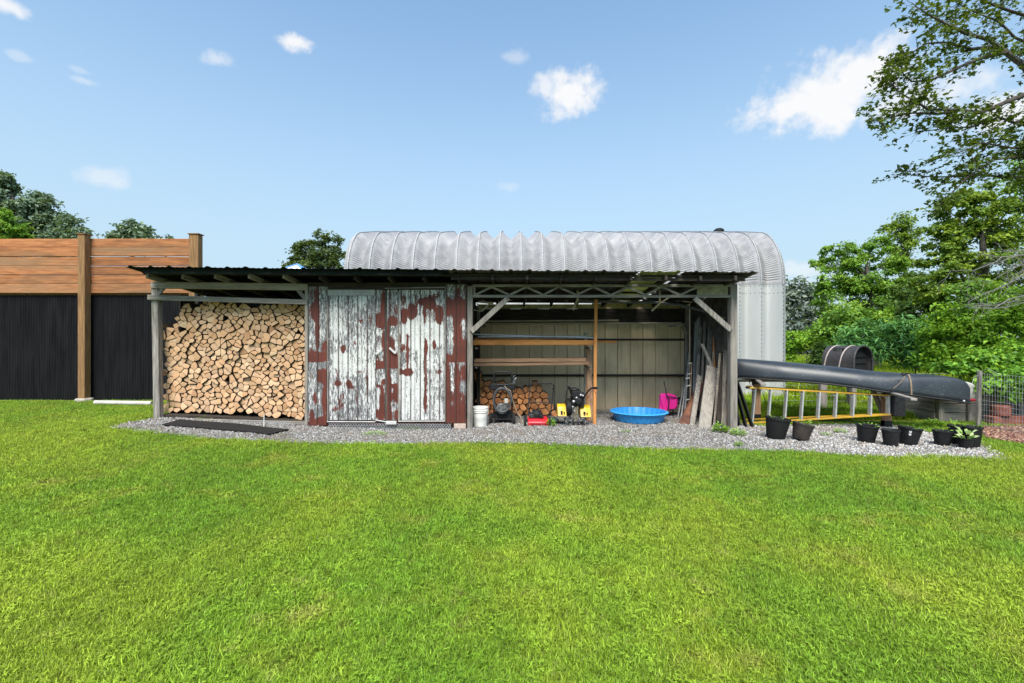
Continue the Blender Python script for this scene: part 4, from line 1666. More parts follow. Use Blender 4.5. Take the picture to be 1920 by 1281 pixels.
# pressure washer ----------------------------------------------------------
Y0 = 9.42
q = lambda px, py, d=0: P(px, py, Y0 + d)
gw = CAM_H - (799 - 640.5) / F * Y0
pw = thing('pressure_washer', 'black wheeled pressure washer with a coiled hose on its upright frame', 'pressure washer', (q(941, 799)[0], Y0, gw))
b = MB()
fr_pts = [q(926, 772, -.02), q(926.5, 740), q(926, 705), q(927.5, 699), q(931, 697), q(955, 697), q(958.5, 699), q(960, 705), q(960, 740), q(960, 772, -.02)]
b.tube(fr_pts, .018, 8)
b.build('handle_frame', M['black_metal'], pw, smooth=True)
b = MB()
b.tube([q(927, 720, -.01), q(936, 722, -.03), q(950, 722, -.03), q(959, 719, -.01)], .014, 8)
b.build('cross_bar', M['black_metal'], pw, smooth=True)
b = MB()
c0, c1 = q(919, 731), q(966, 719.5)
b.box((c0.x, Y0 - .03, c0.z), (c1.x, Y0 + .05, c1.z))
b.box((c0.x - .03, Y0 - .02, c0.z + .02), (c0.x, Y0 + .03, c0.z + .09))
b.build('tool_panel', M['black_plastic'], pw, bevel=.012)
for k, (rx, rz_, dy, ox) in enumerate(((17.5, 23, -.10, 0), (16, 22, -.125, .6), (17, 24, -.075, -.7), (15, 20.5, -.09, .3), (16.2, 23.5, -.14, -.3))):
    b = MB()
    pts = []
    for i in range(36):
        a = 2 * math.pi * i / 36
        pts.append(q(942 + ox + rx * math.cos(a) * (1 + .03 * math.sin(3 * a + k)), 750 + k * .5 - rz_ * math.sin(a), dy + .02 * math.sin(2 * a + k)))
    b.tube(pts, .010, 8, closed=True)
    b.build('hose_coil', M['hose'], pw, smooth=True)
b = MB()
b.tube([q(946, 724, -.09), q(950, 729, -.12), q(957, 733, -.12), q(960, 745, -.08), q(963, 757, -.05), q(969, 772, -.06), q(975, 780, -.08), q(978, 789, -.1), q(977, 796, -.1)], .011, 8)
b.build('hose_end', surf('tan_hose', (.30, .23, .16), (.2, .15, .1)), pw, smooth=True)
b = MB()
b.lathe([(0, -.09), (.09, -.09), (.10, -.06), (.10, .05), (.075, .075), (.03, .085), (0, .085)], (q(940, 762)[0], Y0 + .02, q(940, 765).z), 18, 0, 'y')
b.box((q(932, 770).x, Y0 - .05, q(932, 770).z), (q(955, 760).x, Y0 + .12, q(955, 757).z))
b.build('engine', M['engine'], pw, bevel=.008)
b = MB()
b.box((q(946, 755).x, Y0 - .065, q(946, 756).z), (q(953, 747).x, Y0 + .02, q(953, 747).z))
b.build('pump', M['white_plastic'], pw, bevel=.008)
b = MB()
b.bar(q(927, 772), q(924, 784), .03, .05)
b.bar(q(959, 772), q(961, 784), .03, .05)
lo, hi = q(926, 788), q(960, 771)
b.box((lo.x, Y0 - .04, lo.z), (hi.x, Y0 + .22, lo.z + .05))
b.box((lo.x + .02, Y0 - .02, lo.z + .05), (hi.x - .02, Y0 + .2, hi.z))
b.bar(q(929, 788), q(933, 797), .025, .025)
b.bar(q(957, 788), q(954, 797), .025, .025)
b.build('base', M['black_plastic'], pw, bevel=.01)
b = MB()
b.tube([q(923, 797.5, -.04), q(958, 797.5, -.04)], .012, 6)
b.build('foot_bar', M['engine'], pw)
wheel(pw, (q(920.5, 785).x, Y0 + .02, gw + .135), .132, .06)
wheel(pw, (q(963.5, 785).x, Y0 - .02, gw + .135), .132, .062)
b = MB()
b.tube([q(961, 722), q(964, 716), q(966, 711), q(969, 708)], [.016, .03, .03, .012], 8)
b.tube([q(964, 714, -.02), q(963, 706, -.02), q(966, 704, -.02)], .012, 6)
b.build('spray_gun', M['engine'], pw, smooth=True)

# red mower ----------------------------------------------------------------
Y0 = 9.15
mw = thing('lawn_mower', 'red push lawn mower with a tall black handle', 'lawn mower', (q(1009, 800).x, Y0, CAM_H - (800.5 - 640.5) / F * Y0))
b = MB()
xa, xb, zt, zb = q(990, 0).x, q(1028, 0).x, q(0, 788).z, q(0, 798.5).z
pr_ = [(-.02, zb), (-.025, zb + .06), (.0, zb + .095), (.05, zt + .01), (.16, zt + .03), (.36, zt + .03), (.46, zt - .01), (.48, zb)]
rows = []
for x, s in ((xa, .90), (xa + .02, 1), (xa + .14, 1), (xb - .14, 1), (xb - .02, 1), (xb, .90)):
    rows.append([(x, Y0 + yy, zb + (zz - zb) * s) for yy, zz in pr_])
b.grid(rows)
for x, s in ((xa, .9), (xb, .9)):
    b.add([(x, Y0 + yy, zb + (zz - zb) * s) for yy, zz in pr_], [tuple(range(len(pr_)))])
b.build('deck', M['red_paint'], mw, smooth=True)
b = MB()
b.box((xa + .05, Y0 - .030, zb + .02), (xb - .05, Y0 - .024, zb + .05))
b.build('front_lip', surf('dark_red_paint', (.25, .012, .02), rough=.5), mw)
b = MB()
cx0 = q(1007, 0).x
b.lathe([(0, .0), (.115, .0), (.12, .05), (.12, .09), (.095, .11), (.09, .14), (.04, .16), (0, .16)], (cx0, Y0 + .2, q(0, 786).z), 20)
b.box((cx0 - .15, Y0 + .08, q(0, 785).z), (cx0 - .03, Y0 + .26, q(0, 776).z))
b.box((cx0 + .06, Y0 + .06, q(0, 785).z), (cx0 + .13, Y0 + .2, q(0, 779).z))
en = b.build('engine', M['black_plastic'], mw, bevel=.008)
b = MB()
for k in range(4):
    b.box((cx0 - .155, Y0 + .075, q(0, 784).z + k * .018), (cx0 - .06, Y0 + .079, q(0, 784).z + k * .018 + .007))
b.build('cooling_fins', M['engine'], en)
b = MB()
b.lathe([(0, 0), (.022, 0), (.022, .02), (0, .022)], (cx0 - .09, Y0 + .2, q(0, 775.5).z), 12)
b.build('fuel_cap', M['galv'], en)
for cxp, rr, dy in ((984.5, .080, .02), (1031.5, .075, .02), (986.5, .085, .42), (1029, .085, .42)):
    wheel(mw, (q(cxp, 0).x, Y0 + dy, zb - .012 + rr - .005), rr, .045, mat=M['rubber'])
b = MB()
b.tube([q(992, 786, .40), q(990.5, 770, .44), q(992, 745, .52), q(993.5, 726, .58), q(996, 721, .59), q(1000, 719.6, .6), q(1033, 719.6, .6), q(1037, 721, .59), q(1038.5, 726, .58), q(1036, 748, .52), q(1032.5, 772, .44), q(1030, 786, .40)], .0125, 8)
b.build('handle', M['black_metal'], mw, smooth=True)
b = MB()
b.tube([q(991, 754, .5), q(1035, 755, .5)], .011, 6)
b.tube([q(1036, 730, .57), q(1039, 722, .56), q(1037, 735, .55)], .01, 6)
b.build('brake_bar', M['black_metal'], mw)
b = MB()
c0 = q(1038, 789, .28)
b.sphere((c0.x, c0.y, c0.z), (.11, .16, .075), 14, 8)
b.build('grass_chute', M['green_plastic'], mw, smooth=True)

# tiller -------------------------------------------------------------------
Y0 = 9.15
gt = CAM_H - (800 - 640.5) / F * Y0
tl_ = thing('garden_tiller', 'black garden tiller with yellow tine guards and raised handlebars', 'tiller', (q(1081, 800).x, Y0, gt))
for (pa, pb, pt, pbm, sk) in ((1046, 1061, 760, 779.5, -1), (1088.5, 1107, 762, 781, 1)):
    b = MB()
    a0, a1, zt, zb = q(pa, 0).x, q(pb, 0).x, q(0, pt).z, q(0, pbm).z
    rows = []
    for i in range(7):
        u = i / 6
        yy = -.06 + .30 * u
        zz = zb + (zt - zb) * math.sin(min(1, u * 1.9) * math.pi / 2)
        rows.append([(a0 - (.0 if sk < 0 else .0) + .02 * (1 - abs(sk)), Y0 + yy, zz), (a0 + (a1 - a0) * .5, Y0 + yy - .01, zz), (a1, Y0 + yy, zz)])
    b.grid(rows)
    sh = .015
    for i in range(6):
        for e in (0, 2):
            p0, p1 = rows[i][e], rows[i + 1][e]
            b.add([p0, p1, (p1[0], p1[1] + .05, zb), (p0[0], p0[1] + .05, zb)], [(0, 1, 2, 3)])
    gd = b.build('tine_guard', M['yellow_paint'], tl_, solid=.006)
    b = MB()
    b.box((a0 + .05, Y0 - .085, zb + .05), (a0 + .085, Y0 - .0, zb + .10))
    b.box((a0 + .11, Y0 - .085, zb + .06), (a0 + .13, Y0 - .0, zb + .08))
    b.build('guard_slot', M['black_metal'], gd)
b = MB()
c0 = q(1067, 765)
b.lathe([(.0, -.055), (.155, -.055), (.175, -.03), (.175, .03), (.155, .055), (0, .055)], (c0.x, Y0 + .12, c0.z), 28, 0, 'x')
b.build('belt_cover', M['black_plastic'], tl_, smooth=True)
b = MB()
lo, hi = q(1072, 764), q(1095, 745)
b.box((lo.x, Y0 - .02, lo.z), (hi.x, Y0 + .25, hi.z))
b.box((q(1073, 0).x, Y0 + .0, hi.z), (q(1090, 0).x, Y0 + .22, q(0, 733).z))
b.lathe([(0, -.02), (.05, -.02), (.075, 0), (.075, .05), (0, .06)], (q(1084, 0).x, Y0 - .06, q(0, 752).z), 16, 0, 'y')
b.box((q(1086, 0).x, Y0 - .03, q(0, 745).z), (q(1096, 0).x, Y0 + .1, q(0, 736).z))
eng = b.build('engine', M['black_plastic'], tl_, bevel=.01)
b = MB()
for (px, py, r) in ((1075.5, 753, .03), (1081, 746, .022), (1089, 741, .026), (1093, 742, .02), (1074, 763, .02), (1077, 771, .016)):
    c = q(px, py, -.08)
    b.sphere((c.x, c.y, c.z), r, 8, 6)
b.build('engine_fittings', M['galv'], eng, smooth=True)
b = MB()
b.sphere((q(1078, 0).x, Y0 + .1, q(0, 731).z), (.10, .1, .035), 14, 8)
b.build('fuel_tank', M['black_metal'], eng, smooth=True)
b = MB()
b.bar(q(1079, 764, -.02), q(1076, 791, .02), .035, .05)
b.bar(q(1083, 762, -.04), q(1082, 790, -.02), .014, .02)
b.build('shaft', surf('tan_grey_metal', (.30, .26, .18), (.16, .14, .10), rough=.6, scale=14), tl_)
for (pts, nm) in (([q(1076, 752, .0), q(1071, 738, -.08), q(1067.5, 728, -.2), q(1065, 725, -.26)], 'handlebar'), ([q(1093, 749, .0), q(1101, 736, -.08), q(1107, 729, -.2), q(1111, 727.5, -.22), q(1119, 728, -.3)], 'handlebar')):
    b = MB()
    b.tube(pts, .017, 8)
    hb = b.build(nm, M['black_metal'], tl_, smooth=True)
    b = MB()
    b.tube([pts[-2], pts[-1]], .024, 8)
    b.build('grip', M['rubber'], hb)
b = MB()
b.tube([q(1112, 730, -.25), q(1114, 733, -.26), q(1118, 739, -.28)], .008, 6)
b.tube([q(1109, 731, -.2), q(1106, 742, -.15), q(1098, 750, -.05)], .006, 6)
b.build('throttle_lever', surf('dark_red_lever', (.25, .03, .03), rough=.5), tl_)
b = MB()
b.tube([q(1066, 726, -.2), q(1062, 736, -.18), q(1061, 747, -.1), q(1068, 750, -.05), q(1074, 748)], .007, 6)
b.build('cable', M['black_metal'], tl_)
for px, r, dy in ((1062.5, .085, .0), (1072, .095, .03), (1086.5, .095, .03), (1095.5, .085, -.02)):
    b = MB()
    c = (q(px, 0).x, Y0 + dy, gt + r + .008)
    for k in range(4):
        a = k * math.pi / 2 + px
        for s in (1,):
            p0 = Vector((c[0], c[1] + math.cos(a) * .02, c[2] + math.sin(a) * .02))
            p1 = Vector((c[0], c[1] + math.cos(a) * r * .75, c[2] + math.sin(a) * r * .75))
            p2 = Vector((c[0] + .045 * (1 if k % 2 else -1), c[1] + math.cos(a + .35) * r, c[2] + math.sin(a + .35) * r))
            b.bar(p0, p1, .012, .05)
            b.bar(p1, p2, .012, .05)
    b.lathe([(0, -.03), (.03, -.03), (.03, .03), (0, .03)], c, 10, 0, 'x')
    b.build('tine', M['engine'], tl_)
b = MB()
b.tube([q(1060, 789.5), q(1098, 789.5)], .013, 8)
b.build('axle', M['engine'], tl_)

# paddling pool --------------------------------------------------------------
px0, py0 = (1197.5 - 960) / F * 9.75, 9.75
g0 = .012
b = MB()


def flute(a, h):
    return 1 + (.013 * math.sin(a * 26) if .019 < h < .18 else 0)


b.lathe([(0, .004), (.44, .003), (.475, .004), (.49, .02), (.535, .17), (.545, .188), (.575, .192), (.592, .184), (.594, .192), (.575, .204), (.540, .202), (.525, .170), (.478, .025), (.45, .014), (0, .012)], (px0, py0, g0), 156, wob=flute)
tag(b.build('paddling_pool', M['blue_plastic'], None, smooth=True, origin=(px0, py0, g0)), 'round bright blue plastic paddling pool on the gravel in the open bay', 'pool')

# pink wheelbarrow, stood on end against the wall ------------------------------
Y0 = 10.35
q = lambda px, py, d=0: P(px, py, Y0 + d)
wb = thing('toy_wheelbarrow', 'bright pink wheelbarrow tipped up on end behind the blue pool', 'wheelbarrow', (q(1253, 786).x, Y0, .0))
b = MB()
# tray: open box seen from its side, rim to the left
rows = []
outl = [(1236, 741), (1240, 737.5), (1252, 737), (1267, 741), (1271, 748), (1270.5, 763), (1266, 768), (1252, 769), (1246, 776), (1238, 779.5), (1235, 772)]
for d, k in ((-.16, .86), (-.14, .97), (0, 1.0), (.14, .97), (.16, .86)):
    cxm, cym = 1252, 757
    rows.append([q(cxm + (a - cxm) * k, cym + (c - cym) * k, d) for a, c in outl + outl[:1]])
b.grid(rows)
for d, k, rev in ((-.16, .86, 0), (.16, .86, 1)):
    b.add([q(1252 + (a - 1252) * k, 757 + (c - 757) * k, d) for a, c in outl], [tuple(range(len(outl)))])
b.build('tray', M['pink_plastic'], wb, bevel=.008)
b = MB()
b.bar(q(1238, 741, -.17), q(1247, 776, -.17), .05, .03, up=(1, 0, 0))
b.build('tray_rim', M['pink_plastic'], wb)
b = MB()
b.tube([q(1245, 715, -.12), q(1247, 726, -.16), q(1251, 743, -.2), q(1255, 751, -.2), q(1253, 768, -.2), q(1256, 770, -.2), q(1267, 767, -.2)], .011, 8)
b.tube([q(1250, 743, -.2), q(1262, 745, -.2), q(1275, 749, -.1), q(1279, 754, 0)], .011, 8)
b.build('frame', M['black_metal'], wb, smooth=True)
wheel(wb, (q(1276, 750).x, Y0 + .02, q(1276, 752).z), .085, .05, 'y')
b = MB()
b.tube([q(1262, 769, -.1), q(1262, 783, -.1), q(1256, 785, -.1)], .012, 6)
b.tube([q(1245, 778, .0), q(1246, 787, .0)], .02, 6)
b.build('leg', M['black_metal'], wb)

# lumber on the rack -------------------------------------------------------------


def plank(pa, pb, w_, h_, mat, label, cat='plank', name='plank', group=None, bev=.003, up=(0, 0, 1)):
    b = MB()
    pa, pb = Vector(pa), Vector(pb)
    b.bar(pa, pb, w_, h_, up=up)
    return tag(b.build(name, mat, None, bevel=bev, origin=tuple(pa)), label, cat, group)


LY = 9.9
for px in (895, 1103):
    for py in (651, 686):
        b = MB()
        b.box((P(px - 2, py, LY).x, LY - .30, P(px, py, LY).z - .04), (P(px + 2, py, LY).x, LY + .40, P(px, py, LY).z - .005))
        b.build('shelf_arm', W['grey_y'], shed)
    b = MB()
    b.box((P(px - 3, 0, LY).x, LY + .28, -.03), (P(px + 3, 0, LY).x, LY + .36, 1.85))
    b.build('shelf_post', W['pale_z'] if px > 1000 else W['dark_z'], shed, bevel=.003)
plank(P(886.5, 642.5, LY - .18), P(1118, 642.5, LY - .18), .24, .10, W['orange_x'], 'thick orange beam on the middle rack running left of the tall pole', 'lumber', 'timber')
plank(P(890, 635.5, LY + .15), P(1155, 641.5, LY + .15), .14, .05, W['orange_x'], 'longer orange board behind the thick orange beam and ending right of the tall pole', 'lumber', 'timber')
plank(P(890, 676, LY - .1), P(1098, 674.5, LY - .1), .24, .075, W['brown_x'], 'upper of the two brown planks on the lowest rack', 'lumber', 'timber')
plank(P(889, 683.5, LY - .06), P(1102, 681, LY - .06), .30, .055, W['brown_x'], 'lower of the two brown planks on the lowest rack', 'lumber', 'timber')
for (pa, ya, pb, yb, r, mt, lb) in ((888, 627, 1120, 634, .018, 'alu', 'straight grey metal pipe lying on top of the orange beam'), (896, 632, 1100, 631, .022, 'galv', 'dull grey metal pipe lying flat behind the orange beam'),
                                  (905, 602.5, 1160, 601, .02, 'pale', 'upper thin pole laid across under the roof'), (890, 607.5, 1278, 606, .024, 'pale', 'lower and longer pole laid across under the roof')):
    b = MB()
    b.tube([P(pa, ya, 10.5 if mt == 'pale' else LY + .0), P(pb, yb, 10.5 if mt == 'pale' else LY + .02)], r, 10)
    tag(b.build('pole', W['pale_x'] if mt == 'pale' else M[mt], None, smooth=True, origin=P(pa, ya, LY)), lb, 'pole')
for px in (905, 1272):
    b = MB()
    b.box((P(px, 0, 10.5).x - .03, 10.44, P(0, 612, 10.5).z), (P(px, 0, 10.5).x + .03, 11.05, P(0, 608.3, 10.5).z))
    b.build('pole_bracket', W['grey_y'], shed)
b = MB()
b.bar(P(1277, 608, 10.9), P(1287, 627, 10.9), .05, .07, up=(1, 0, 1))
b.build('brace', W['pale_z'], shed)
plank(P(1114.5, 796.5, 9.32), P(1117.5, 562, 9.55), .06, .05, W['orange_z'], 'tall slim orange pole standing upright in the open bay', 'pole', 'pole', up=(0, 1, 0))
plank(P(1108, 793, 9.65), P(1104, 655, 10.0), .10, .03, W['brown_z'], 'reddish board leaning just left of the tall orange pole', 'plank', up=(0, 1, 0))
plank(P(1103, 789, 9.75), P(1102, 650, 10.05), .06, .03, W['orange_z'], 'narrow pale orange board leaning behind the reddish board', 'plank', up=(0, 1, 0))
# sagging dark pipe under the roof
b = MB()
b.tube([P(1085, 563, 9.9), P(1130, 565, 9.8), P(1180, 566.5, 9.7), P(1238, 567.5, 9.6), P(1285, 574, 9.5), P(1330, 586, 9.45), P(1372, 603, 9.4)], .028, 8)
tag(b.build('gutter_pipe', M['hose'], None, smooth=True, origin=P(1085, 563, 9.9)), 'long dark pipe sagging under the roof towards the right hand post', 'pipe')

# things leaning in the right corner ---------------------------------------------------
plank(P(1320, 805, 8.98), P(1336, 688, 9.45), .235, .03, W['grey_z'], 'wide grey plank leaning in front of the other corner boards', 'plank', up=(0, 1, 0))
plank(P(1297, 800, 9.2), P(1312, 705, 9.75), .10, .03, W['grey_z'], 'short mottled grey plank leaning left of the wide grey plank', 'plank', up=(0, 1, 0))
b = MB()
pa = [P(1272, 793, 9.35), P(1297, 800, 9.25), P(1320, 715, 9.9), P(1304, 728, 10.0)]
b.add(pa, [(0, 1, 2, 3)])
tag(b.build('rusty_sheet', M['rust'], None, origin=pa[0], solid=.006), 'rust brown steel sheet leaning at the foot of the corner poles', 'metal sheet')
for i, (pb, yb, pt, yt, wd, mt, lb) in enumerate(((1348, 803, 1352, 658, .10, 'dark_z', 'dark plank standing between the two twisted bars, left of its paler twin'), (1357, 803, 1361, 657, .11, 'grey_z', 'dark grey plank standing right of the second twisted bar'),
                                                  (1364, 804, 1366, 655, .05, 'brown_z', 'narrow reddish plank tight against the front corner post'))):
    plank(P(pb, yb, 9.02), P(pt, yt, 9.25), wd, .03, W[mt], lb, 'plank', up=(0, 1, 0))
for (pb, yb, pt, yt, Y0, lb) in ((1339, 800, 1350, 663, 9.0, 'twisted steel bar leaning at the right edge of the wide grey plank'), (1354, 797, 1364, 660, 8.97, 'twisted steel bar nearest the front corner post'), (1335, 688, 1338, 658, 9.5, 'twisted steel bar showing only above the wide grey plank')):
    b = MB()
    p0, p1 = P(pb, yb, Y0), P(pt, yt, Y0 + .2)
    if lb.endswith('grey plank') and pb == 1335:
        p0 = P(1327, 800, 9.3)
        p1 = P(1338, 660, 9.62)
    d = (p1 - p0).normalized()
    s = d.cross(Vector((0, 1, 0))).normalized()
    u = s.cross(d)
    n = 130
    for ph in (0, math.pi):
        b.tube([p0 + (p1 - p0) * (i / n) + (s * math.cos(i * .62 + ph) + u * math.sin(i * .62 + ph)) * .014 for i in range(n + 1)], .010, 5)
    tag(b.build('twisted_bar', surf('tan_twisted_steel', (.36, .31, .25), (.2, .17, .14), rough=.7), None, smooth=True, origin=p0), lb, 'bar')
leaners = [(1300, 780, 1305, 604, .030, 'engine'), (1305, 775, 1311, 596, .036, 'engine'), (1308, 770, 1308, 600, .022, 'galv'), (1316, 765, 1320, 596, .02, 'engine'), (1323, 760, 1326, 598, .024, 'galv'), (1329, 760, 1331, 600, .016, 'engine'), (1276, 791, 1290, 690, .018, 'galv'), (1283, 790, 1292, 660, .016, 'engine'), (1269, 795, 1283, 715, .014, 'engine')]
for i, (pb, yb, pt, yt, r, mt) in enumerate(leaners):
    b = MB()
    b.tube([P(pb, yb, 10.1 - .02 * i), P(pt, yt, 10.55)], r, 8)
    tag(b.build('pole', M['pole_grey'], None, smooth=True, origin=P(pb, yb, 10.1)), 'dull metal pole among the poles leaning in the dark right corner of the open bay', 'pole', 'metal poles leaning in the right corner')
wp = thing('pipe_rack', 'thin upright pipe with white caps sticking out beside the corner poles', 'pipe', P(1290, 790, 9.75))
b = MB()
b.tube([P(1292, 790, 9.75), P(1297, 683, 9.95)], .013, 8)
b.build('upright', M['strap'], wp)
for py, px in ((682, 1291), (702, 1290), (710, 1287), (724, 1289), (750, 1288)):
    b = MB()
    b.tube([P(px - 1, py, 9.8), P(px + 6, py - 1, 9.85)], .014, 8)
    b.build('cap', M['white_plastic'], wp, smooth=True)
plank(P(1340, 700, 9.75), P(1342, 598, 9.9), .09, .03, W['orange_z'], 'dull orange upright board in the right corner behind the planks', 'plank', up=(0, 1, 0))
plank(P(1316, 645, 9.6), P(1336, 690, 9.5), .03, .06, W['grey_z'], 'short grey board slanting down across the corner poles', 'plank', up=(1, 0, 1))
b = MB()
a0, a1 = P(1345, 652, 9.7), P(1372, 620, 9.7)
b.box((a0.x, 9.7, a0.z), (a1.x, 9.73, a1.z))
tag(b.build('plywood_panel', W['brown_x'], None, origin=a0), 'brown plywood panel hung on the side wall behind the front corner post', 'panel')
for i, (pb, yb, pt, yt, wd, lb) in enumerate(((1303, 786, 1313, 612, .07, 'tall grey board at the left of the corner poles, behind the rusty sheet'), (1312, 770, 1322, 604, .05, 'narrow tall grey board between the corner poles'), (1322, 760, 1333, 600, .08, 'wider tall grey board right among the corner poles'), (1330, 690, 1336, 592, .04, 'thin grey strip rising above the slanting short board'))):
    plank(P(pb, yb, 9.95 - .05 * i), P(pt, yt, 10.2 - .05 * i), wd, .025, W['grey_z'], lb, 'plank', up=(0, 1, 0))
# black slats leaning on the outside of the shed
for i in range(4):
    b = MB()
    x1 = 4.62 - i * .10
    y = 9.02 + i * .06
    top = P(1385.5, 712 + i * 3, y)
    b.bar((x1, y, .004), (4.30 + .01 * (3 - i), y + .12, 1.02 - .05 * i), .12, .024, up=(1, 0, .3))
    tag(b.build('black_slat', M['black_plastic'], None, origin=(x1, y, 0)), ('outermost', 'second from outside', 'third from outside', 'innermost')[i] + ' of the black boards leaning on the right end of the shed', 'board', 'black boards leaning on the shed end')
# ------------------------------------------------------------------ canoe on its rack
A_, B_ = Vector((8.34, 8.55)), Vector((4.83, 10.0))
ct = [0, .012, .03, .06, .10, .16, .25, .363, .463, .6, .8, 1.0, 1.08, 1.13, 1.15]
ck = [.80, .90, .945, .985, 1.01, 1.03, 1.045, 1.065, 1.11, 1.17, 1.235, 1.285, 1.27, 1.2, 1.0]
cg = [.535, .535, .54, .56, .585, .615, .665, .715, .775, .835, .875, .894, .88, .84, .8]
cw = [.014, .025, .05, .085, .135, .20, .29, .365, .41, .43, .40, .26, .14, .05, .012]


def canoe_rows(shift=(0, 0, 0), n=70):
    rows, left, right = [], [], []
    for i in range(n):
        t_ = 1.15 * i / (n - 1)
        t_ = 1.15 * (i / (n - 1)) ** 1.35
        c = A_ + (B_ - A_) * t_
        d = (B_ - A_).normalized()
        s = Vector((-d.y, d.x))
        k, g, hw = np.interp(t_, ct, ck), np.interp(t_, ct, cg), np.interp(t_, ct, cw)
        row = []
        for j in range(25):
            a = math.pi * j / 24
            cx_, sx_ = math.cos(a), math.sin(a)
            wx = hw * math.copysign(abs(cx_) ** .62, cx_)
            zz = g + (k - g) * sx_ ** .80
            row.append((c.x + s.x * wx + shift[0], c.y + s.y * wx + shift[1], zz + shift[2]))
        rows.append(row)
        left.append(row[0])
        right.append(row[-1])
    return rows, left, right


can = thing('canoe', 'long dark blue grey canoe upside down on wooden posts beside the shed', 'canoe', (6.5, 9.3, .5))
rows, le, ri = canoe_rows()
b = MB()
b.grid(rows)
b.build('hull', M['canoe'], can, smooth=True, solid=.008)
b = MB()
b.tube(le, .020, 6)
b.build('gunwale', M['black_plastic'], can, smooth=True)
b = MB()
b.tube(ri, .020, 6)
b.build('gunwale', M['black_plastic'], can, smooth=True)
b = MB()
for t_ in (.03, .04, .05):
    pass
c = A_ + (B_ - A_) * .028
d2 = (B_ - A_).normalized()
s2 = Vector((-d2.y, d2.x))
near = 1 if (c + s2 * .1).y < c.y else -1
b.sphere((c.x + s2.x * near * .055, c.y + s2.y * near * .055, .565), .022, 8, 6)
b.build('tow_ring', M['galv'], can, smooth=True)
b = MB()
for t_ in (.3, .55, .8):
    c = A_ + (B_ - A_) * t_
    hw = np.interp(t_, ct, cw)
    g = np.interp(t_, ct, cg)
    b.bar((c.x - s2.x * hw, c.y - s2.y * hw, g), (c.x + s2.x * hw, c.y + s2.y * hw, g), .06, .025)
b.build('thwart', W['brown_x'], can)
# second canoe, white, behind: only its end shows
can2 = thing('canoe', 'white canoe with a red rim behind the dark canoe, only its end showing', 'canoe', (6.9, 10.2, .5))
A_, B_ = Vector((9.17, 9.30)), Vector((5.3, 11.0))
ck = [.78, .82, .845, .86, .87, .88, .89, .90, .92, .95, .98, 1.0, 1.0, .95, .9]
cg = [.49, .49, .495, .50, .515, .545, .60, .66, .72, .77, .80, .82, .82, .82, .82]
rows, le, ri = canoe_rows()
b = MB()
b.grid(rows)
b.build('hull', M['white_plastic'], can2, smooth=True, solid=.008)
b = MB()
b.tube(le, .026, 6)
b.build('gunwale', M['red_paint'], can2, smooth=True)
b = MB()
b.tube(ri, .026, 6)
b.build('gunwale', M['red_paint'], can2, smooth=True)

rack = thing('canoe_rack', 'wooden post rack with cross arms carrying the canoes', 'rack', (6.1, 9.4, 0))
for (px, Y0, zt, mt) in ((1418, 9.85, .83, 'brown_z'), (1662, 9.04, .66, 'brown_z')):
    b = MB()
    x = (px - 960) / F * Y0
    b.box((x - .075, Y0 - .045, -.05), (x + .075, Y0 + .045, zt))
    po = b.build('post', W[mt], rack, bevel=.006)
    b = MB()
    b.box((x - .075, Y0 - .05, .0), (x + .075, Y0 + .05, .13))
    b.build('post_foot', M['black_metal'], po)
    b = MB()
    dx_, dy_ = s2.x, s2.y
    p0 = Vector((x - dx_ * .55, Y0 - dy_ * .55, zt + .022))
    p1 = Vector((x + dx_ * 1.3, Y0 + dy_ * 1.3, zt + .022))
    b.bar(p0, p1, .09, .04)
    b.build('cross_arm', W['grey_x'], rack, bevel=.004)
    b = MB()
    b.box((x - .10, Y0 - .06, zt - .07), (x + .10, Y0 - .046, zt + .0))
    b.build('bracket', M['black_metal'], rack)
b = MB()
b.box(P(1662, 741, 8.93), P(1699, 734, 8.90))
b.build('cross_arm', W['pale_x'], rack)
b = MB()
b.bar(P(1632, 722, 9.25), P(1656, 775, 9.15), .06, .08, up=(0, 1, 0))
b.build('diagonal_brace', W['grey_z'], rack, bevel=.004)
b = MB()
b.box(P(1385, 716, 9.95), P(1475, 711.5, 9.90))
b.build('white_rail', M['white_paint'], rack)
# strap over the canoe
A1, B1 = Vector((8.33, 8.55)), Vector((4.83, 10.0))
t_ = .248
k0, g0, hw = 1.04, .665, .29
c = A1 + (B1 - A1) * t_
pts = []
for j in range(19):
    a = math.pi * j / 18
    wx = (hw + .012) * math.copysign(abs(math.cos(a)) ** .62, math.cos(a))
    pts.append((c.x + s2.x * wx * near, c.y + s2.y * wx * near, g0 + (k0 + .012 - g0) * math.sin(a) ** .8))
b = MB()
for i in range(18):
    b.bar(pts[i], pts[i + 1], .026, .006, up=Vector((0, -.3, 1)) if 4 < i < 14 else (s2.x, s2.y, 0))
e = Vector(pts[0])
b.bar(e, P(1698, 735, 8.92), .026, .006, up=(0, 1, 0))
st = b.build('tie_strap', M['strap'], None, origin=tuple(c) + (k0,))
tag(st, 'tan strap with a black buckle tied over the dark canoe', 'strap')
b = MB()
c0 = P(1698, 703, 8.62)
b.sphere(P(1694, 702, 8.60), (.04, .03, .025), 10, 6)
b.bar(P(1692, 700, 8.6), P(1706, 701, 8.6), .02, .02)
b.build('buckle', M['black_metal'], st, smooth=True)
b = MB()
b.tube([P(1697, 706, 8.58), P(1688, 718, 8.56), P(1676, 728, 8.6), P(1666, 737, 8.8)], .008, 6)
b.build('loose_cord', M['strap'], st)

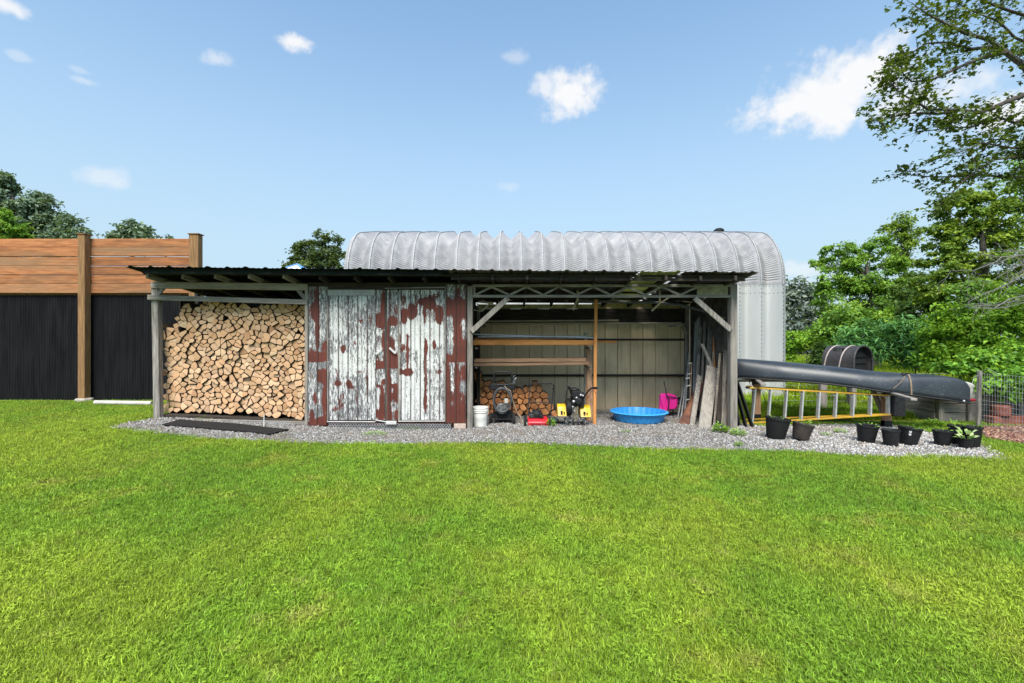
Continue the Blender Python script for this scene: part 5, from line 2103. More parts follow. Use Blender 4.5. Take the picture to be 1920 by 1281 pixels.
# step ladder on its side ---------------------------------------------------------------------------
ld = thing('step_ladder', 'yellow step ladder with silver steps lying on its side under the canoe', 'ladder', (5.9, 9.2, 0))
LL = (1405, 9.45)
LRt = (1690, 8.74)
tl0, bl0 = P(1404, 727, 9.45), P(1398, 794, 9.45)
tr0, br0 = P(1680, 742, 8.76), P(1680, 776.5, 8.76)
for p0, p1 in ((tl0, tr0), (bl0, br0)):
    b = MB()
    b.bar(p0, p1, .075, .028)
    b.build('rail', M['ladder'], ld, bevel=.003)
off = Vector((.10, .36, 0))
tl1, bl1 = tl0 + Vector((.12, .34, .0)), bl0 + Vector((.12, .34, .02))
tr1, br1 = tr0 + Vector((0, .06, 0)), br0 + Vector((0, .06, 0))
for p0, p1 in ((tl1, tr1), (bl1, br1)):
    b = MB()
    b.bar(p0, p1, .045, .022)
    b.build('rear_rail', M['ladder'], ld)
for i in range(9):
    u = .045 + i * .113
    b = MB()
    b.bar(tl0.lerp(tr0, u), bl0.lerp(br0, u), .028, .08, up=(0, 1, 0))
    b.build('step', M['alu'], ld, bevel=.002)
    if i % 2 == 0 or i < 3:
        b = MB()
        b.bar(tl1.lerp(tr1, u + .02), bl1.lerp(br1, u + .02), .02, .028, up=(0, 1, 0))
        b.build('rear_rung', M['alu'], ld)
    b = MB()
    a0 = tl0.lerp(tr0, u)
    a1 = tl0.lerp(tr0, u - .035)
    dn = (bl0.lerp(br0, u) - a0).normalized()
    b.bar(a1 + dn * .01, a0 + dn * .085, .006, .022, up=(0, 1, 0))
    b.build('knee_brace', M['alu'], ld)
b = MB()
cpa, cpb = P(1675, 741, 8.70), P(1697, 781, 8.70)
b.box((cpa.x, 8.68, cpb.z), (cpb.x, 8.80, cpa.z))
b.build('top_cap', M['black_plastic'], ld, bevel=.01)
for p0 in (tl0, bl0):
    b = MB()
    b.bar(p0 + Vector((-.05, .01, 0)), p0 + Vector((.03, 0, 0)), .085, .04)
    b.build('foot', M['rubber'], ld, bevel=.004)
b = MB()
b.bar(tl0.lerp(tr0, .03), tl1.lerp(tr1, .02) + Vector((0, 0, .10)), .02, .02)
b.build('spreader', M['alu'], ld)

# rounded black box behind the canoe ----------------------------------------------------------------
bxt = thing('storage_box', 'rounded black plastic box with two straps on a post behind the canoe', 'storage box', P(1590, 770, 11.2))
Y0 = 11.0
zb = P(0, 698, Y0).z
zt = P(0, 649, Y0).z
LEN, D_ = .72, .80
hh = zt - zb
E0 = Vector((P(1601, 0, Y0).x, Y0, 0))
ax_ = Vector((.45, -.893, 0))
sx_d = Vector((.893, .45, 0))


def bxp(u, v, z):
    """u back along the box from its open end, v across, z height"""
    p = E0 - ax_ * u + sx_d * v
    return (p.x, p.y, z)


arc = [(0, zb)]
for i in range(15):
    a = math.pi * i / 14
    arc.append((D_ / 2 - D_ / 2 * math.cos(a), zb + hh * .38 + hh * .62 * math.sin(a) ** .85))
arc.append((D_, zb))
n = 14
rows = []
for i in range(n + 1):
    u = LEN * i / n
    k = 1 + .014 * (1 if i in (0, 1, 7, 13, 14) else 0)
    rows.append([bxp(u, D_ / 2 + (v - D_ / 2) * k, zb + (z - zb) * k) for v, z in arc])
b = MB()
b.grid(rows)
b.add(rows[-1], [tuple(range(len(arc)))])
body = b.build('body', M['box_plastic'], bxt, smooth=True)
b = MB()
b.add([bxp(.10, v, z) for v, z in arc], [tuple(range(len(arc)))])
b.build('recessed_end', M['rubber'], bxt)
for fr_ in (.35, .6):
    b = MB()
    b.bar(Vector(bxp(.07, .12, zb + hh * fr_)), Vector(bxp(.07, D_ - .12, zb + hh * fr_)), .02, .015)
    b.build('end_slat', M['black_plastic'], bxt)
b = MB()
b.tube([bxp(0, v, z) for v, z in arc], .022, 6)
b.build('end_rim', M['box_plastic'], bxt)
for u in (.22, .56):
    b = MB()
    pr = [Vector(bxp(u + .12 * (1 - min(1, (z - zb) / hh)), D_ / 2 + (v - D_ / 2) * 1.03, zb + (z - zb) * 1.02)) for v, z in arc]
    for i in range(len(pr) - 1):
        b.bar(pr[i], pr[i + 1], .024, .008, up=(-1, -1, 1))
    b.build('strap', surf('pale_strap', (.50, .42, .38), (.42, .35, .31)), bxt)
b = MB()
b.bar(Vector(bxp(.27, .10, zb + hh * .83)), Vector(bxp(.50, .10, zb + hh * .83)), .02, .09)
vent = b.build('vent_plate', M['rubber'], body)
for i in range(3):
    b = MB()
    b.bar(Vector(bxp(.31 + i * .06, .085, zb + hh * .835)), Vector(bxp(.345 + i * .06, .085, zb + hh * .835)), .02, .04)
    b.build('vent_slot', M['engine'], body)
for px, wd in ((1543, .16), (1600, .10)):
    b = MB()
    x = P(px, 0, Y0 + .2).x
    b.box((x - wd / 2, Y0 + .16, -.05), (x + wd / 2, Y0 + .26, zb - .046))
    b.build('post', W['grey_z'], bxt, bevel=.006)
b = MB()
b.add([bxp(-.03, -.04, zb - .045), bxp(LEN + .03, -.04, zb - .045), bxp(LEN + .03, D_ + .04, zb - .045), bxp(-.03, D_ + .04, zb - .045), bxp(-.03, -.04, zb - .003), bxp(LEN + .03, -.04, zb - .003), bxp(LEN + .03, D_ + .04, zb - .003), bxp(-.03, D_ + .04, zb - .003)],
      [(0, 3, 2, 1), (4, 5, 6, 7), (0, 1, 5, 4), (1, 2, 6, 5), (2, 3, 7, 6), (3, 0, 4, 7)])
b.build('shelf', W['grey_x'], bxt)

# plant pots ------------------------------------------------------------------------------------------


def leaf_quads(cent, nrm, tdir, L, Wd, fold=.25):
    """folded diamond leaves: cent (n,3) base points, nrm, tdir (n,3), L, Wd (n,)"""
    s = np.cross(nrm, tdir)
    s /= np.linalg.norm(s, axis=1, keepdims=True) + 1e-9
    L = L[:, None]
    Wd = Wd[:, None]
    b_ = cent
    tip = cent + tdir * L - nrm * L * .12
    mid = cent + tdir * L * .45
    l_ = mid + s * Wd / 2 + nrm * Wd * fold
    r_ = mid - s * Wd / 2 + nrm * Wd * fold
    V = np.stack([b_, l_, tip, r_], 1).reshape(-1, 3)
    n = len(cent)
    k = np.arange(n)[:, None] * 4
    Fc = np.concatenate([k + np.array([[0, 2, 1]]), k + np.array([[0, 3, 2]])], 1).reshape(-1, 3)
    return V, Fc


def unit(a):
    return a / (np.linalg.norm(a, axis=1, keepdims=True) + 1e-9)


def leaf_object(name, mat, parent, cent, nrm, tdir, L, Wd, tint, origin=(0, 0, 0), fold=.25):
    V, Fc = leaf_quads(cent, nrm, tdir, L, Wd, fold)
    off = np.array(root_off(parent)) if parent is not None else np.array(origin)
    me = raw_mesh(name, V - off, Fc, mat, {'tint': np.repeat(tint, 4)})
    o = bpy.data.objects.new(name, me)
    C.objects.link(o)
    if parent is not None:
        o.parent = parent
    else:
        o.location = tuple(off)
    return o


POTS = [  # px centre, top, bottom, width px, label, sprig, tilt
    (1454, 790, 828, 47, 'large black pot with a slanted soft rim at the left of the row of pots', 1, 7, 'rubber'),
    (1500, 801, 831, 40, 'brown black pot tilted to the right with pale weeds spilling over', 2, 13, 'brown_plastic'),
    (1624, 803, 834, 39, 'wide black pot standing alone between the tilted brown pot and the rack post', 1, 4, 'black_plastic'),
    (1670, 810, 841, 32, 'black pot standing directly in front of the right rack post, empty looking', 0, 0, 'black_plastic'),
    (1702, 808, 839, 41, 'tilted black pot with a small white sticker', 1, 8, 'black_plastic'),
    (1767, 812, 840, 33, 'small black pot left of the cluster of three pots by the wire fence', 1, 0, 'black_plastic'),
    (1796, 802, 838, 33, 'tall black pot at the back left of the cluster of three', 2, 0, 'black_plastic'),
    (1822, 804, 842, 34, 'tallest black pot at the right end of the row', 1, 0, 'black_plastic'),
    (1810, 826, 845, 27, 'low black pot in front with a variegated leafy plant', 3, 0, 'black_plastic')]
for (px, pt, pb, wpx, lb, spr, tilt, mt) in POTS:
    x, y = gp(px, pb - 1.5)
    sc = y / F
    r = wpx * sc / 2 * .94
    y += r * .75
    x = (px - 960) / F * y
    h = (pb - pt) * sc * 1.0
    pot = thing('plant_pot', lb, 'plant pot', (x, y, gz(x, y) + .012 + (r * .62 * math.sin(R(tilt)))))
    z0 = pot.location.z
    b = MB()
    b.lathe([(0, .006), (r * .70, .0), (r * .73, .012), (r * .95, h * .90), (r, h * .905), (r * 1.01, h * .99), (r * .97, h), (r * .92, h * .97), (r * .90, h * .80), (0, h * .80)], (x, y, z0), 28)
    b.build('pot', M[mt], pot, smooth=True)
    b = MB()
    pts = [[(x + rr * math.cos(a), y + rr * math.sin(a), z0 + h * .83 + .018 * mnoise.noise(Vector((rr * 20, a * 2, px)))) for a in np.linspace(0, 2 * math.pi, 15)] for rr in np.linspace(.001, r * .89, 4)]
    b.grid(pts)
    b.build('soil', M['soil'], pot)
    if 'sticker' in lb:
        b = MB()
        for k in range(2):
            zz = z0 + h * (.55 + k * .16)
            rr = r * (.73 + .22 * (.55 + k * .16) / .9) + .004
            b.add([(x + rr * math.sin(a), y - rr * math.cos(a), zz + dz) for dz in (0, h * .13) for a in (-.75, -.55)], [(0, 1, 3, 2)])
        b.build('sticker', M['white_paint'], pot)
    if spr:
        n = {1: 16, 2: 44, 3: 30}[spr]
        hgt = {1: .10, 2: .14, 3: .16}[spr]
        a = RNG.uniform(0, 6.28, n)
        rr = r * .8 * np.sqrt(RNG.uniform(size=n))
        cent = np.stack([x + rr * np.cos(a), y + rr * np.sin(a), z0 + h * .82 + hgt * RNG.uniform(0, .8, n)], 1)
        out = np.stack([np.cos(a), np.sin(a), RNG.uniform(.1, 1.2, n)], 1)
        nr = unit(np.stack([RNG.normal(0, .4, n), RNG.normal(0, .4, n) - .4, np.ones(n)], 1))
        L_ = RNG.uniform(.03, .065, n) * (2.2 if spr == 3 else 1)
        leaf_object('plant', FOL['hosta' if spr == 3 else 'light'], pot, cent, nr, unit(out), L_, L_ * (.5 if spr == 3 else .35), RNG.uniform(.3, 1, n))
    if tilt:
        pot.rotation_euler = (R(2), R(tilt), 0)

# raised bed of grey planks and wire fence on the right -------------------------------------------------
bed = thing('raised_bed', 'weathered grey plank bin overgrown with vines behind the wire fence', 'raised bed', (9.6, 9.8, 0))
zz = [0, .19, .38, .57, .74]
for i in range(4):
    b = MB()
    b.box((8.72, 9.62, zz[i] + .004), (11.6, 9.66, zz[i + 1] - .006))
    b.build('plank', W['grey_x'], bed, bevel=.004)
    b = MB()
    b.box((8.70, 9.67, zz[i] + .004), (8.74, 11.2, zz[i + 1] - .006))
    b.build('plank', W['grey_y'], bed, bevel=.004)
for x in (8.76, 9.35, 10.4, 11.3):
    b = MB()
    b.box((x - .05, 9.56, -.02), (x + .05, 9.617, .80))
    b.build('post', W['grey_z'], bed, bevel=.006)
b = MB()
b.box((8.75, 9.68, 0), (11.5, 11.2, .62))
b.build('soil', M['soil'], bed)
for (x, z, lb) in ((9.62, .02, 'lower, wider'), (9.72, .20, 'upper, rounded')):
    b = MB()
    if z < .1:
        b.box((x - .12, 9.25, .0), (x + 1.3, 9.45, .17))
    else:
        b.lathe([(0, 0), (.14, 0), (.15, .02), (.16, .2), (.13, .22), (0, .22)], (x, 9.34, .175), 16)
    tag(b.build('brick_block', M['brick'], None, bevel=.01, origin=(x, 9.3, z)), lb + ' red brown block stacked behind the wire fence', 'block')

wf = thing('wire_fence', 'welded wire fence panel with a thin wooden post at the right edge', 'wire fence', (9.0, 9.1, 0))
fa, fb = Vector((9.06, 9.06)), Vector((9.05, 6.6))
b = MB()
b.bar((9.03, 9.10, -.05), (9.07, 9.10, 1.08), .06, .06, up=(0, 1, 0))
b.build('post', W['grey_z'], wf, bevel=.006)
b = MB()
nv = int((fb - fa).length / .052)
for i in range(nv + 1):
    c = fa.lerp(fb, i / nv)
    zc = gz(c.x, c.y)
    b.tube([(c.x, c.y, zc + .02), (c.x + .006 * math.sin(i * 1.7), c.y, zc + .5), (c.x + .012 * math.sin(i), c.y, zc + 1.03)], .0026, 4)
for k in range(11):
    zc = .04 + k * .098
    b.tube([(fa.x + (fb.x - fa.x) * u + .01 * math.sin(u * 7 + k), fa.y + (fb.y - fa.y) * u, zc + .012 * math.sin(u * 5 + k * 2)) for u in np.linspace(0, 1, 14)], .0026, 4)
b.build('wire_panel', M['galv'], wf)
b = MB()
b.tube([(9.0, 9.06, 1.0), (8.86, 9.0, .96), (8.78, 8.95, .86)], .003, 4)
b.tube([(9.0, 9.06, 1.04), (9.02, 8.9, 1.14), (9.03, 8.7, 1.04)], .003, 4)
b.build('loose_wire', M['galv'], wf)

ff_ = thing('field_fence', 'thin sagging wire fence along the meadow behind the canoe', 'wire fence', (6.5, 11.4, 0))
b = MB()
for k in range(7):
    b.tube([(x, 11.4, .08 + k * .13 + .012 * math.sin(x * 2 + k)) for x in np.linspace(4.6, 10.6, 22)], .0022, 4)
for i in range(40):
    x = 4.6 + i * .15
    b.tube([(x, 11.4, .04), (x, 11.4, .9)], .002, 4)
b.build('wire', M['galv'], ff_)
for x in (4.8, 8.2):
    b = MB()
    b.bar((x, 11.42, -.05), (x, 11.42, 1.0), .08, .08, up=(0, 1, 0))
    b.build('post', W['grey_z'], ff_, bevel=.005)
# ------------------------------------------------------------------ trees and shrubs


def crown_points(blobs, n, leaf, flat=.55, shell=.55, sub=26, sig=.17):
    """blobs: (centre, radii). Leaves sit in flattened clumps spread through each ellipsoid."""
    vol = np.array([max(1e-3, b[1][0] * b[1][2]) for b in blobs])
    cnt = np.maximum(20, (n * vol / vol.sum()).astype(int))
    P_, T_, N_ = [], [], []
    centers = []
    for (c, r), k in zip(blobs, cnt):
        c, r = np.array(c), np.array(r)
        ns = max(4, int(sub * (vol.max() and (r[0] * r[2]) / vol.max()) ** .6 + 3))
        d = unit(RNG.normal(size=(ns, 3)))
        rad = (shell + (1 - shell) * RNG.uniform(size=(ns, 1)) ** .7) * RNG.uniform(.72, 1.08, (ns, 1))
        sc = c + d * r * rad
        w_ = RNG.uniform(.4, 1.6, ns)
        w_ /= w_.sum()
        st = RNG.uniform(.15, .85, ns)
        pick = RNG.choice(ns, k, p=w_)
        s = sig * r.mean() * RNG.uniform(.7, 1.35, ns)
        off = RNG.normal(size=(k, 3)) * s[pick][:, None] * np.array([1, 1, flat])
        p = sc[pick] + off
        P_.append(p)
        T_.append(np.clip(st[pick] + RNG.normal(0, .16, k), 0, 1))
        out = unit(p - c) * .45 + RNG.normal(0, .55, (k, 3)) + np.array([0, 0, .75])
        N_.append(unit(out))
        centers += [tuple(q) for q in sc]
    return np.concatenate(P_), np.concatenate(T_), np.concatenate(N_), centers


def make_crown(name, parent, mat, blobs, n, leaf, aspect=.55, **k):
    p, ti, nr, cs = crown_points(blobs, n, leaf, **k)
    m_ = len(p)
    td = RNG.normal(size=(m_, 3)) + np.array([0, 0, -.35])
    td = td - nr * (td * nr).sum(1, keepdims=True)
    td = unit(td)
    L = leaf * RNG.uniform(.6, 1.35, m_)
    o = leaf_object(name, mat, parent, p, nr, td, L, L * aspect * RNG.uniform(.8, 1.2, m_), ti)
    return o, cs


def branch_curve(p, q, k=5, sag=.08, wig=.06):
    p, q = Vector(p), Vector(q)
    L = (q - p).length
    out = []
    for i in range(k + 1):
        u = i / k
        c = p.lerp(q, u)
        c += Vector((random.uniform(-1, 1), random.uniform(-1, 1), random.uniform(-1, 1))) * wig * L * math.sin(u * math.pi)
        c.z += sag * L * math.sin(u * math.pi)
        out.append(c)
    return out


def tree(name, label, mat, base, Y, pxblobs, n, leaf, trunk=.12, top=None, limbs=10, group=None, bark='bark', thick=.8, cat='tree', **k):
    """pxblobs: (px, py, half width px, half height px[, depth offset])"""
    s = Y / F
    bx_ = (base - 960) / F * Y
    t_ = thing(name, label, cat, (bx_, Y, gz(bx_, Y) - .05), group)
    blobs = []
    for q in pxblobs:
        px, py, hw, hh = q[:4]
        dy = q[4] if len(q) > 4 else 0
        YY = Y + dy
        c = P(px, py, YY)
        blobs.append((tuple(c), (hw * YY / F, hw * YY / F * thick, hh * YY / F)))
    o, cs = make_crown('crown', t_, FOL[mat], blobs, n, leaf, **k)
    if trunk:
        zs_ = [b[0][2] for b in blobs]
        tz = top if top else .45 * max(zs_) + .55 * sum(zs_) / len(zs_)
        cx_ = sum(b[0][0] for b in blobs) / len(blobs)
        pts = branch_curve((bx_, Y, gz(bx_, Y) - .1), (bx_ * .6 + cx_ * .4, Y, tz), 7, 0, .03)
        b = MB()
        b.tube(pts, [trunk * (1 - .8 * i / 7) for i in range(8)], 8)
        tr_ = b.build('trunk', M[bark], t_, smooth=True)
        b = MB()
        random.shuffle(cs)
        for c in cs[:limbs]:
            u = min(.9, max(.25, (c[2] - pts[0].z) / max(.1, tz - pts[0].z) - .18))
            i = u * 7
            p0 = pts[int(i)].lerp(pts[min(7, int(i) + 1)], i - int(i))
            rr = trunk * (1 - .8 * u) * .5
            cc = branch_curve(p0, c, 4, .03, .06)
            b.tube(cc, [rr * (1 - .85 * j / 4) for j in range(5)], 5)
        if b.v:
            b.build('limbs', M[bark], tr_, smooth=True)
    return t_


# far tree line right of the arch building
for i, (px, tp, hw) in enumerate(((1478, 528, 16), (1500, 520, 18), (1524, 532, 16), (1546, 545, 18))):
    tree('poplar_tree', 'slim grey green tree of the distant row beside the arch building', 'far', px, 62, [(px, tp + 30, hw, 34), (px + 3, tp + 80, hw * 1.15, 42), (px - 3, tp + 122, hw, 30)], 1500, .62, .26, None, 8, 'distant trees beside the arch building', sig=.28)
# left background
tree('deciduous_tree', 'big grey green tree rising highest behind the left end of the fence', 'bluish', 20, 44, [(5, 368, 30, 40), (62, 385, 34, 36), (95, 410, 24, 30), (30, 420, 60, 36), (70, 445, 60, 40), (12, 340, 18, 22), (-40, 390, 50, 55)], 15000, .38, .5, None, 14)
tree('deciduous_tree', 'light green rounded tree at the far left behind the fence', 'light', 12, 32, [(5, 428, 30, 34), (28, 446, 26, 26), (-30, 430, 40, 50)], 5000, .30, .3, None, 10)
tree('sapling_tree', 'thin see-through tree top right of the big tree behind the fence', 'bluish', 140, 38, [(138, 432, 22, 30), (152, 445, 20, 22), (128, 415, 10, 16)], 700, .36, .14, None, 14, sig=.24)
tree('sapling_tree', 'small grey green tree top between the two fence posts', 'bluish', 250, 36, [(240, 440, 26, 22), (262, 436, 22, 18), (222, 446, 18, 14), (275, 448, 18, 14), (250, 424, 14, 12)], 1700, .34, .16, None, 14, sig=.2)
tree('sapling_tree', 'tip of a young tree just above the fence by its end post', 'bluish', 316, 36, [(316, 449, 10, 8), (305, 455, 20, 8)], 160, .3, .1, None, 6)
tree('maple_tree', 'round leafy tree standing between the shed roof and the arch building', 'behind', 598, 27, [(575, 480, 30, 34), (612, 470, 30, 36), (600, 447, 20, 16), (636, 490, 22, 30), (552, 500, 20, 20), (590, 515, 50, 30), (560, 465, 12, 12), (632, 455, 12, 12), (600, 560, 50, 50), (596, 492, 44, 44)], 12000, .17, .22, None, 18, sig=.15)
# right background
tree('ash_tree', 'light green bushy tree in front of the slim sparse tree on the right', 'light', 1640, 25, [(1590, 480, 34, 30), (1560, 470, 22, 16), (1640, 462, 30, 26), (1610, 520, 50, 40), (1660, 520, 40, 46), (1550, 520, 26, 30), (1590, 570, 56, 44), (1650, 580, 50, 50), (1545, 492, 22, 10), (1690, 560, 40, 60), (1540, 555, 20, 30)], 26000, .16, .3, None, 16, sig=.15, aspect=.5)
tree('slim_tree', 'tall slim sparse tree with a bare lower stem rising behind the light green tree', 'maple', 1692, 29, [(1692, 415, 22, 18), (1680, 435, 26, 16), (1704, 445, 22, 22), (1690, 465, 30, 18), (1668, 425, 14, 8), (1722, 432, 10, 7), (1688, 492, 26, 16)], 3400, .18, .2, None, 18, sig=.2)
tree('maple_tree', 'dense yellow green maple at the right edge below the overhanging branches', 'maple', 1850, 18, [(1800, 400, 44, 40), (1770, 450, 34, 40), (1850, 380, 50, 40), (1900, 420, 60, 60), (1830, 460, 60, 50), (1770, 510, 40, 36), (1880, 500, 70, 50), (1740, 540, 40, 34), (1810, 550, 60, 40), (1740, 485, 20, 18), (1930, 350, 40, 40), (1900, 570, 60, 40)], 28000, .135, .3, None, 20, sig=.14, aspect=.65)
tree('understory_tree', 'dark green understory tree between the light green tree and the maple', 'dark', 1725, 22, [(1720, 560, 50, 60), (1700, 610, 60, 40), (1760, 600, 60, 50), (1600, 610, 50, 30)], 6500, .2, .2, None, 10, sig=.16)
tree('ash_tree', 'tall hazy green tree behind the maple near the right edge', 'light', 1960, 30, [(1960, 360, 70, 80), (1900, 330, 40, 30), (2010, 450, 90, 90)], 4000, .24, .35, None, 10)

SHR = [  # name, label, material, base px, Y, blobs, n, leaf, aspect
    ('sumac_bush', 'blue green feathery sumac bush directly behind the rounded black box', 'sumac', 1625, 16.0, [(1620, 630, 46, 34), (1600, 655, 50, 24), (1655, 645, 40, 30)], 4200, .20, .24),
    ('sumac_bush', 'blue green feathery sumac bush in the middle of the thicket, right of its twin', 'sumac', 1715, 15.5, [(1700, 625, 46, 36), (1735, 640, 40, 30), (1715, 665, 60, 26)], 4200, .20, .24),
    ('leafy_bush', 'bright yellow green bush below the maple and right of the sumac', 'bright', 1800, 14.0, [(1790, 600, 46, 40), (1760, 640, 40, 36), (1820, 640, 50, 40), (1775, 675, 60, 26)], 6000, .13, .55),
    ('leafy_bush', 'bright green bush touching the right edge above the vine covered bin', 'bright', 1890, 13.0, [(1880, 590, 44, 36), (1915, 620, 50, 50), (1870, 640, 40, 30), (1940, 570, 40, 40)], 5500, .12, .55),
    ('leafy_bush', 'low light green bush beside the right end of the arch building', 'bright', 1510, 24.0, [(1500, 640, 34, 22), (1540, 625, 30, 26), (1480, 655, 20, 18), (1560, 650, 30, 24)], 5200, .17, .5),
    ('leafy_bush', 'dark green bush left of the rounded black box', 'dark', 1540, 14.0, [(1538, 662, 14, 22), (1530, 676, 16, 14)], 1300, .10, .55),
    ('leafy_bush', 'pale green bush behind the sumac at the foot of the light green tree', 'light', 1600, 19.0, [(1590, 605, 50, 30), (1640, 600, 40, 26), (1560, 630, 36, 26)], 4200, .17, .5),
    ('leafy_bush', 'mid green bush under the maple between the two bright bushes', 'light', 1840, 15.5, [(1830, 560, 50, 34), (1860, 590, 50, 34), (1900, 560, 40, 30)], 4200, .15, .5),
    ('vine_bush', 'mass of broad leaved vines spilling over the plank bin', 'vine', 1850, 9.9, [(1840, 672, 56, 26), (1880, 690, 60, 32), (1910, 670, 50, 34), (1790, 690, 36, 16), (1930, 720, 50, 34, -.6), (1865, 722, 44, 18, -.55), (1900, 705, 50, 26, -.5)], 5200, .105, .6),
    ('leafy_bush', 'dark leafy bush left of the plank bin under the canoe tip', 'dark', 1765, 10.4, [(1770, 760, 36, 24), (1740, 778, 34, 14), (1790, 775, 24, 20)], 2200, .085, .5),
    ('leafy_bush', 'low dark weeds along the meadow edge behind the ladder', 'dark', 1560, 10.7, [(1480, 775, 40, 10), (1560, 778, 50, 10), (1640, 780, 50, 10), (1700, 780, 40, 10), (1430, 772, 24, 12)], 2600, .075, .5)]
for (nm, lb, mt, px, Y0, bl, n, lf, asp) in SHR:
    tree(nm, lb, mt, px, Y0, bl, n, lf, .03, None, 16, None, 'twig', .7, 'bush', aspect=asp, sig=.2, shell=.35)

# overhanging maple whose trunk stands just out of the picture --------------------------------------------
oh = thing('maple_tree', 'large maple reaching in from the right with long drooping branches over the lawn edge', 'tree', (13.6, 10.6, 0))
b = MB()
b.tube([(13.6, 10.6, -.1), (13.5, 10.55, 1.5), (13.3, 10.6, 3.2), (12.9, 10.5, 5.0), (12.4, 10.4, 6.3)], [.36, .3, .27, .24, .2], 12)
b.tube([(13.5, 10.55, 1.6), (13.9, 10.8, 3.8), (13.6, 10.9, 6.5), (13.2, 10.8, 9.0), (12.6, 10.6, 11)], [.24, .22, .2, .16, .1], 10)
trk = b.build('trunk', M['bark'], oh, smooth=True)
OHB = [  # start radius, end radius, depth, points
    (.10, .012, 10.2, [(1990, 260), (1920, 156), (1897, 122), (1866, 100), (1834, 75), (1787, 62), (1750, 44), (1725, 31), (1695, 12)]),
    (.05, .008, 10.0, [(1866, 98), (1819, 109), (1772, 128), (1725, 150), (1687, 153), (1672, 140), (1666, 120)]),
    (.045, .008, 10.4, [(1850, 88), (1800, 92), (1755, 80), (1715, 82), (1690, 98), (1668, 100)]),
    (.07, .008, 9.8, [(1990, 150), (1920, 170), (1866, 191), (1812, 212), (1772, 206), (1719, 206), (1690, 188), (1662, 172), (1645, 150)]),
    (.035, .007, 9.7, [(1772, 206), (1740, 214), (1690, 212), (1650, 220), (1612, 232)]),
    (.05, .008, 10.1, [(2000, 190), (1920, 212), (1881, 231), (1850, 220), (1800, 238), (1750, 241), (1694, 247)]),
    (.05, .008, 10.6, [(2000, 345), (1920, 331), (1875, 334), (1819, 328), (1770, 331), (1715, 331), (1685, 328)]),
    (.04, .007, 10.3, [(1960, 230), (1900, 255), (1885, 285), (1910, 310), (1917, 330)]),
    (.03, .006, 10.0, [(1960, 270), (1880, 278), (1820, 268), (1780, 285), (1745, 292)]),
    (.03, .005, 10.0, [(1900, 292), (1840, 300), (1795, 330), (1760, 365), (1735, 390)]),
    (.06, .008, 10.8, [(2000, 40), (1930, 40), (1870, 20), (1830, 5), (1790, -15), (1740, -20)]),
    (.05, .008, 10.4, [(1990, 90), (1920, 88), (1880, 70), (1850, 40), (1800, 20), (1770, 5)]),
    (.04, .008, 10.2, [(2000, 300), (1930, 290), (1880, 262), (1840, 262), (1800, 300)]),
]
tips = []
for bi, (r0, r1, Y0, pp) in enumerate(OHB):
    pts = []
    for i in range(len(pp) - 1):
        for u in (0, .5):
            a, c = pp[i], pp[i + 1]
            k_ = (i + u) / (len(pp) - 1)
            pts.append(P(22 + a[0] + (c[0] - a[0]) * u, a[1] + (c[1] - a[1]) * u + random.uniform(-2, 2) * u, Y0 - .5 * k_ + .12 * math.sin(3 * k_ + bi)))
    pts.append(P(pp[-1][0] + 22, pp[-1][1], Y0 - .5))
    b = MB()
    n = len(pts)
    b.tube(pts, [r0 + (r1 - r0) * (i / (n - 1)) ** .6 for i in range(n)], 7)
    # side twigs
    for i in range(2, n):
        for s in range(3 if i < n - 1 else 5):
            if i / n < .25 and random.random() < .5:
                continue
            d = (pts[i] - pts[i - 1]).normalized()
            side = Vector((random.gauss(0, .5), random.gauss(0, .7), random.gauss(-.05, .55)))
            L = random.uniform(.22, .62) * (.75 - .15 * i / n)
            q0 = pts[i].lerp(pts[i - 1], random.random())
            q1 = q0 + (d * random.uniform(.3, .9) + side).normalized() * L
            tw = branch_curve(q0, q1, 3, random.uniform(-.05, .08), .08)
            b.tube(tw, [max(.004, r1 * .9), .006, .005, .003], 4)
            bare = random.random() < .20
            if not bare:
                tips.append((tw[3], 1.0))
                tips.append((tw[2], .8))
                if random.random() < .6:
                    q2 = tw[2] + Vector((random.gauss(-.15, .2), random.gauss(0, .2), random.gauss(-.03, .18)))
                    b.tube([tw[2], q2], [.004, .0025], 4)
                    tips.append((q2, .8))
    b.build('branch', M['twig'] if r0 < .08 else M['bark'], oh, smooth=True)
cent, tint = [], []
for p, k in tips:
    n = int(random.uniform(4, 10.5) * k)
    bt = random.uniform(.2, .8)
    for i in range(n):
        cent.append((p.x + random.gauss(0, .08), p.y + random.gauss(0, .12), p.z + random.gauss(-.015, .05)))
        tint.append(min(1, max(0, bt + random.gauss(0, .2))))
cent, tint = np.array(cent), np.array(tint)
n = len(cent)
nr = unit(RNG.normal(0, .5, (n, 3)) + np.array([0, 0, 1.0]))
td = RNG.normal(size=(n, 3)) + np.array([-.3, -.2, -.5])
td = unit(td - nr * (td * nr).sum(1, keepdims=True))
L_ = RNG.uniform(.06, .115, n)
# three lobes per leaf
sd_ = np.cross(nr, td)
allc, alln, allt, allL, alltint = [], [], [], [], []
for ang, kk in ((0, 1.0), (.85, .78), (-.85, .78)):
    allc.append(cent); alln.append(nr)
    allt.append(unit(td * math.cos(ang) + sd_ * math.sin(ang)))
    allL.append(L_ * kk); alltint.append(tint)
leaf_object('leaves', FOL['overhang'], oh, np.concatenate(allc), np.concatenate(alln), np.concatenate(allt), np.concatenate(allL), np.concatenate(allL) * .55, np.concatenate(alltint), fold=.12)

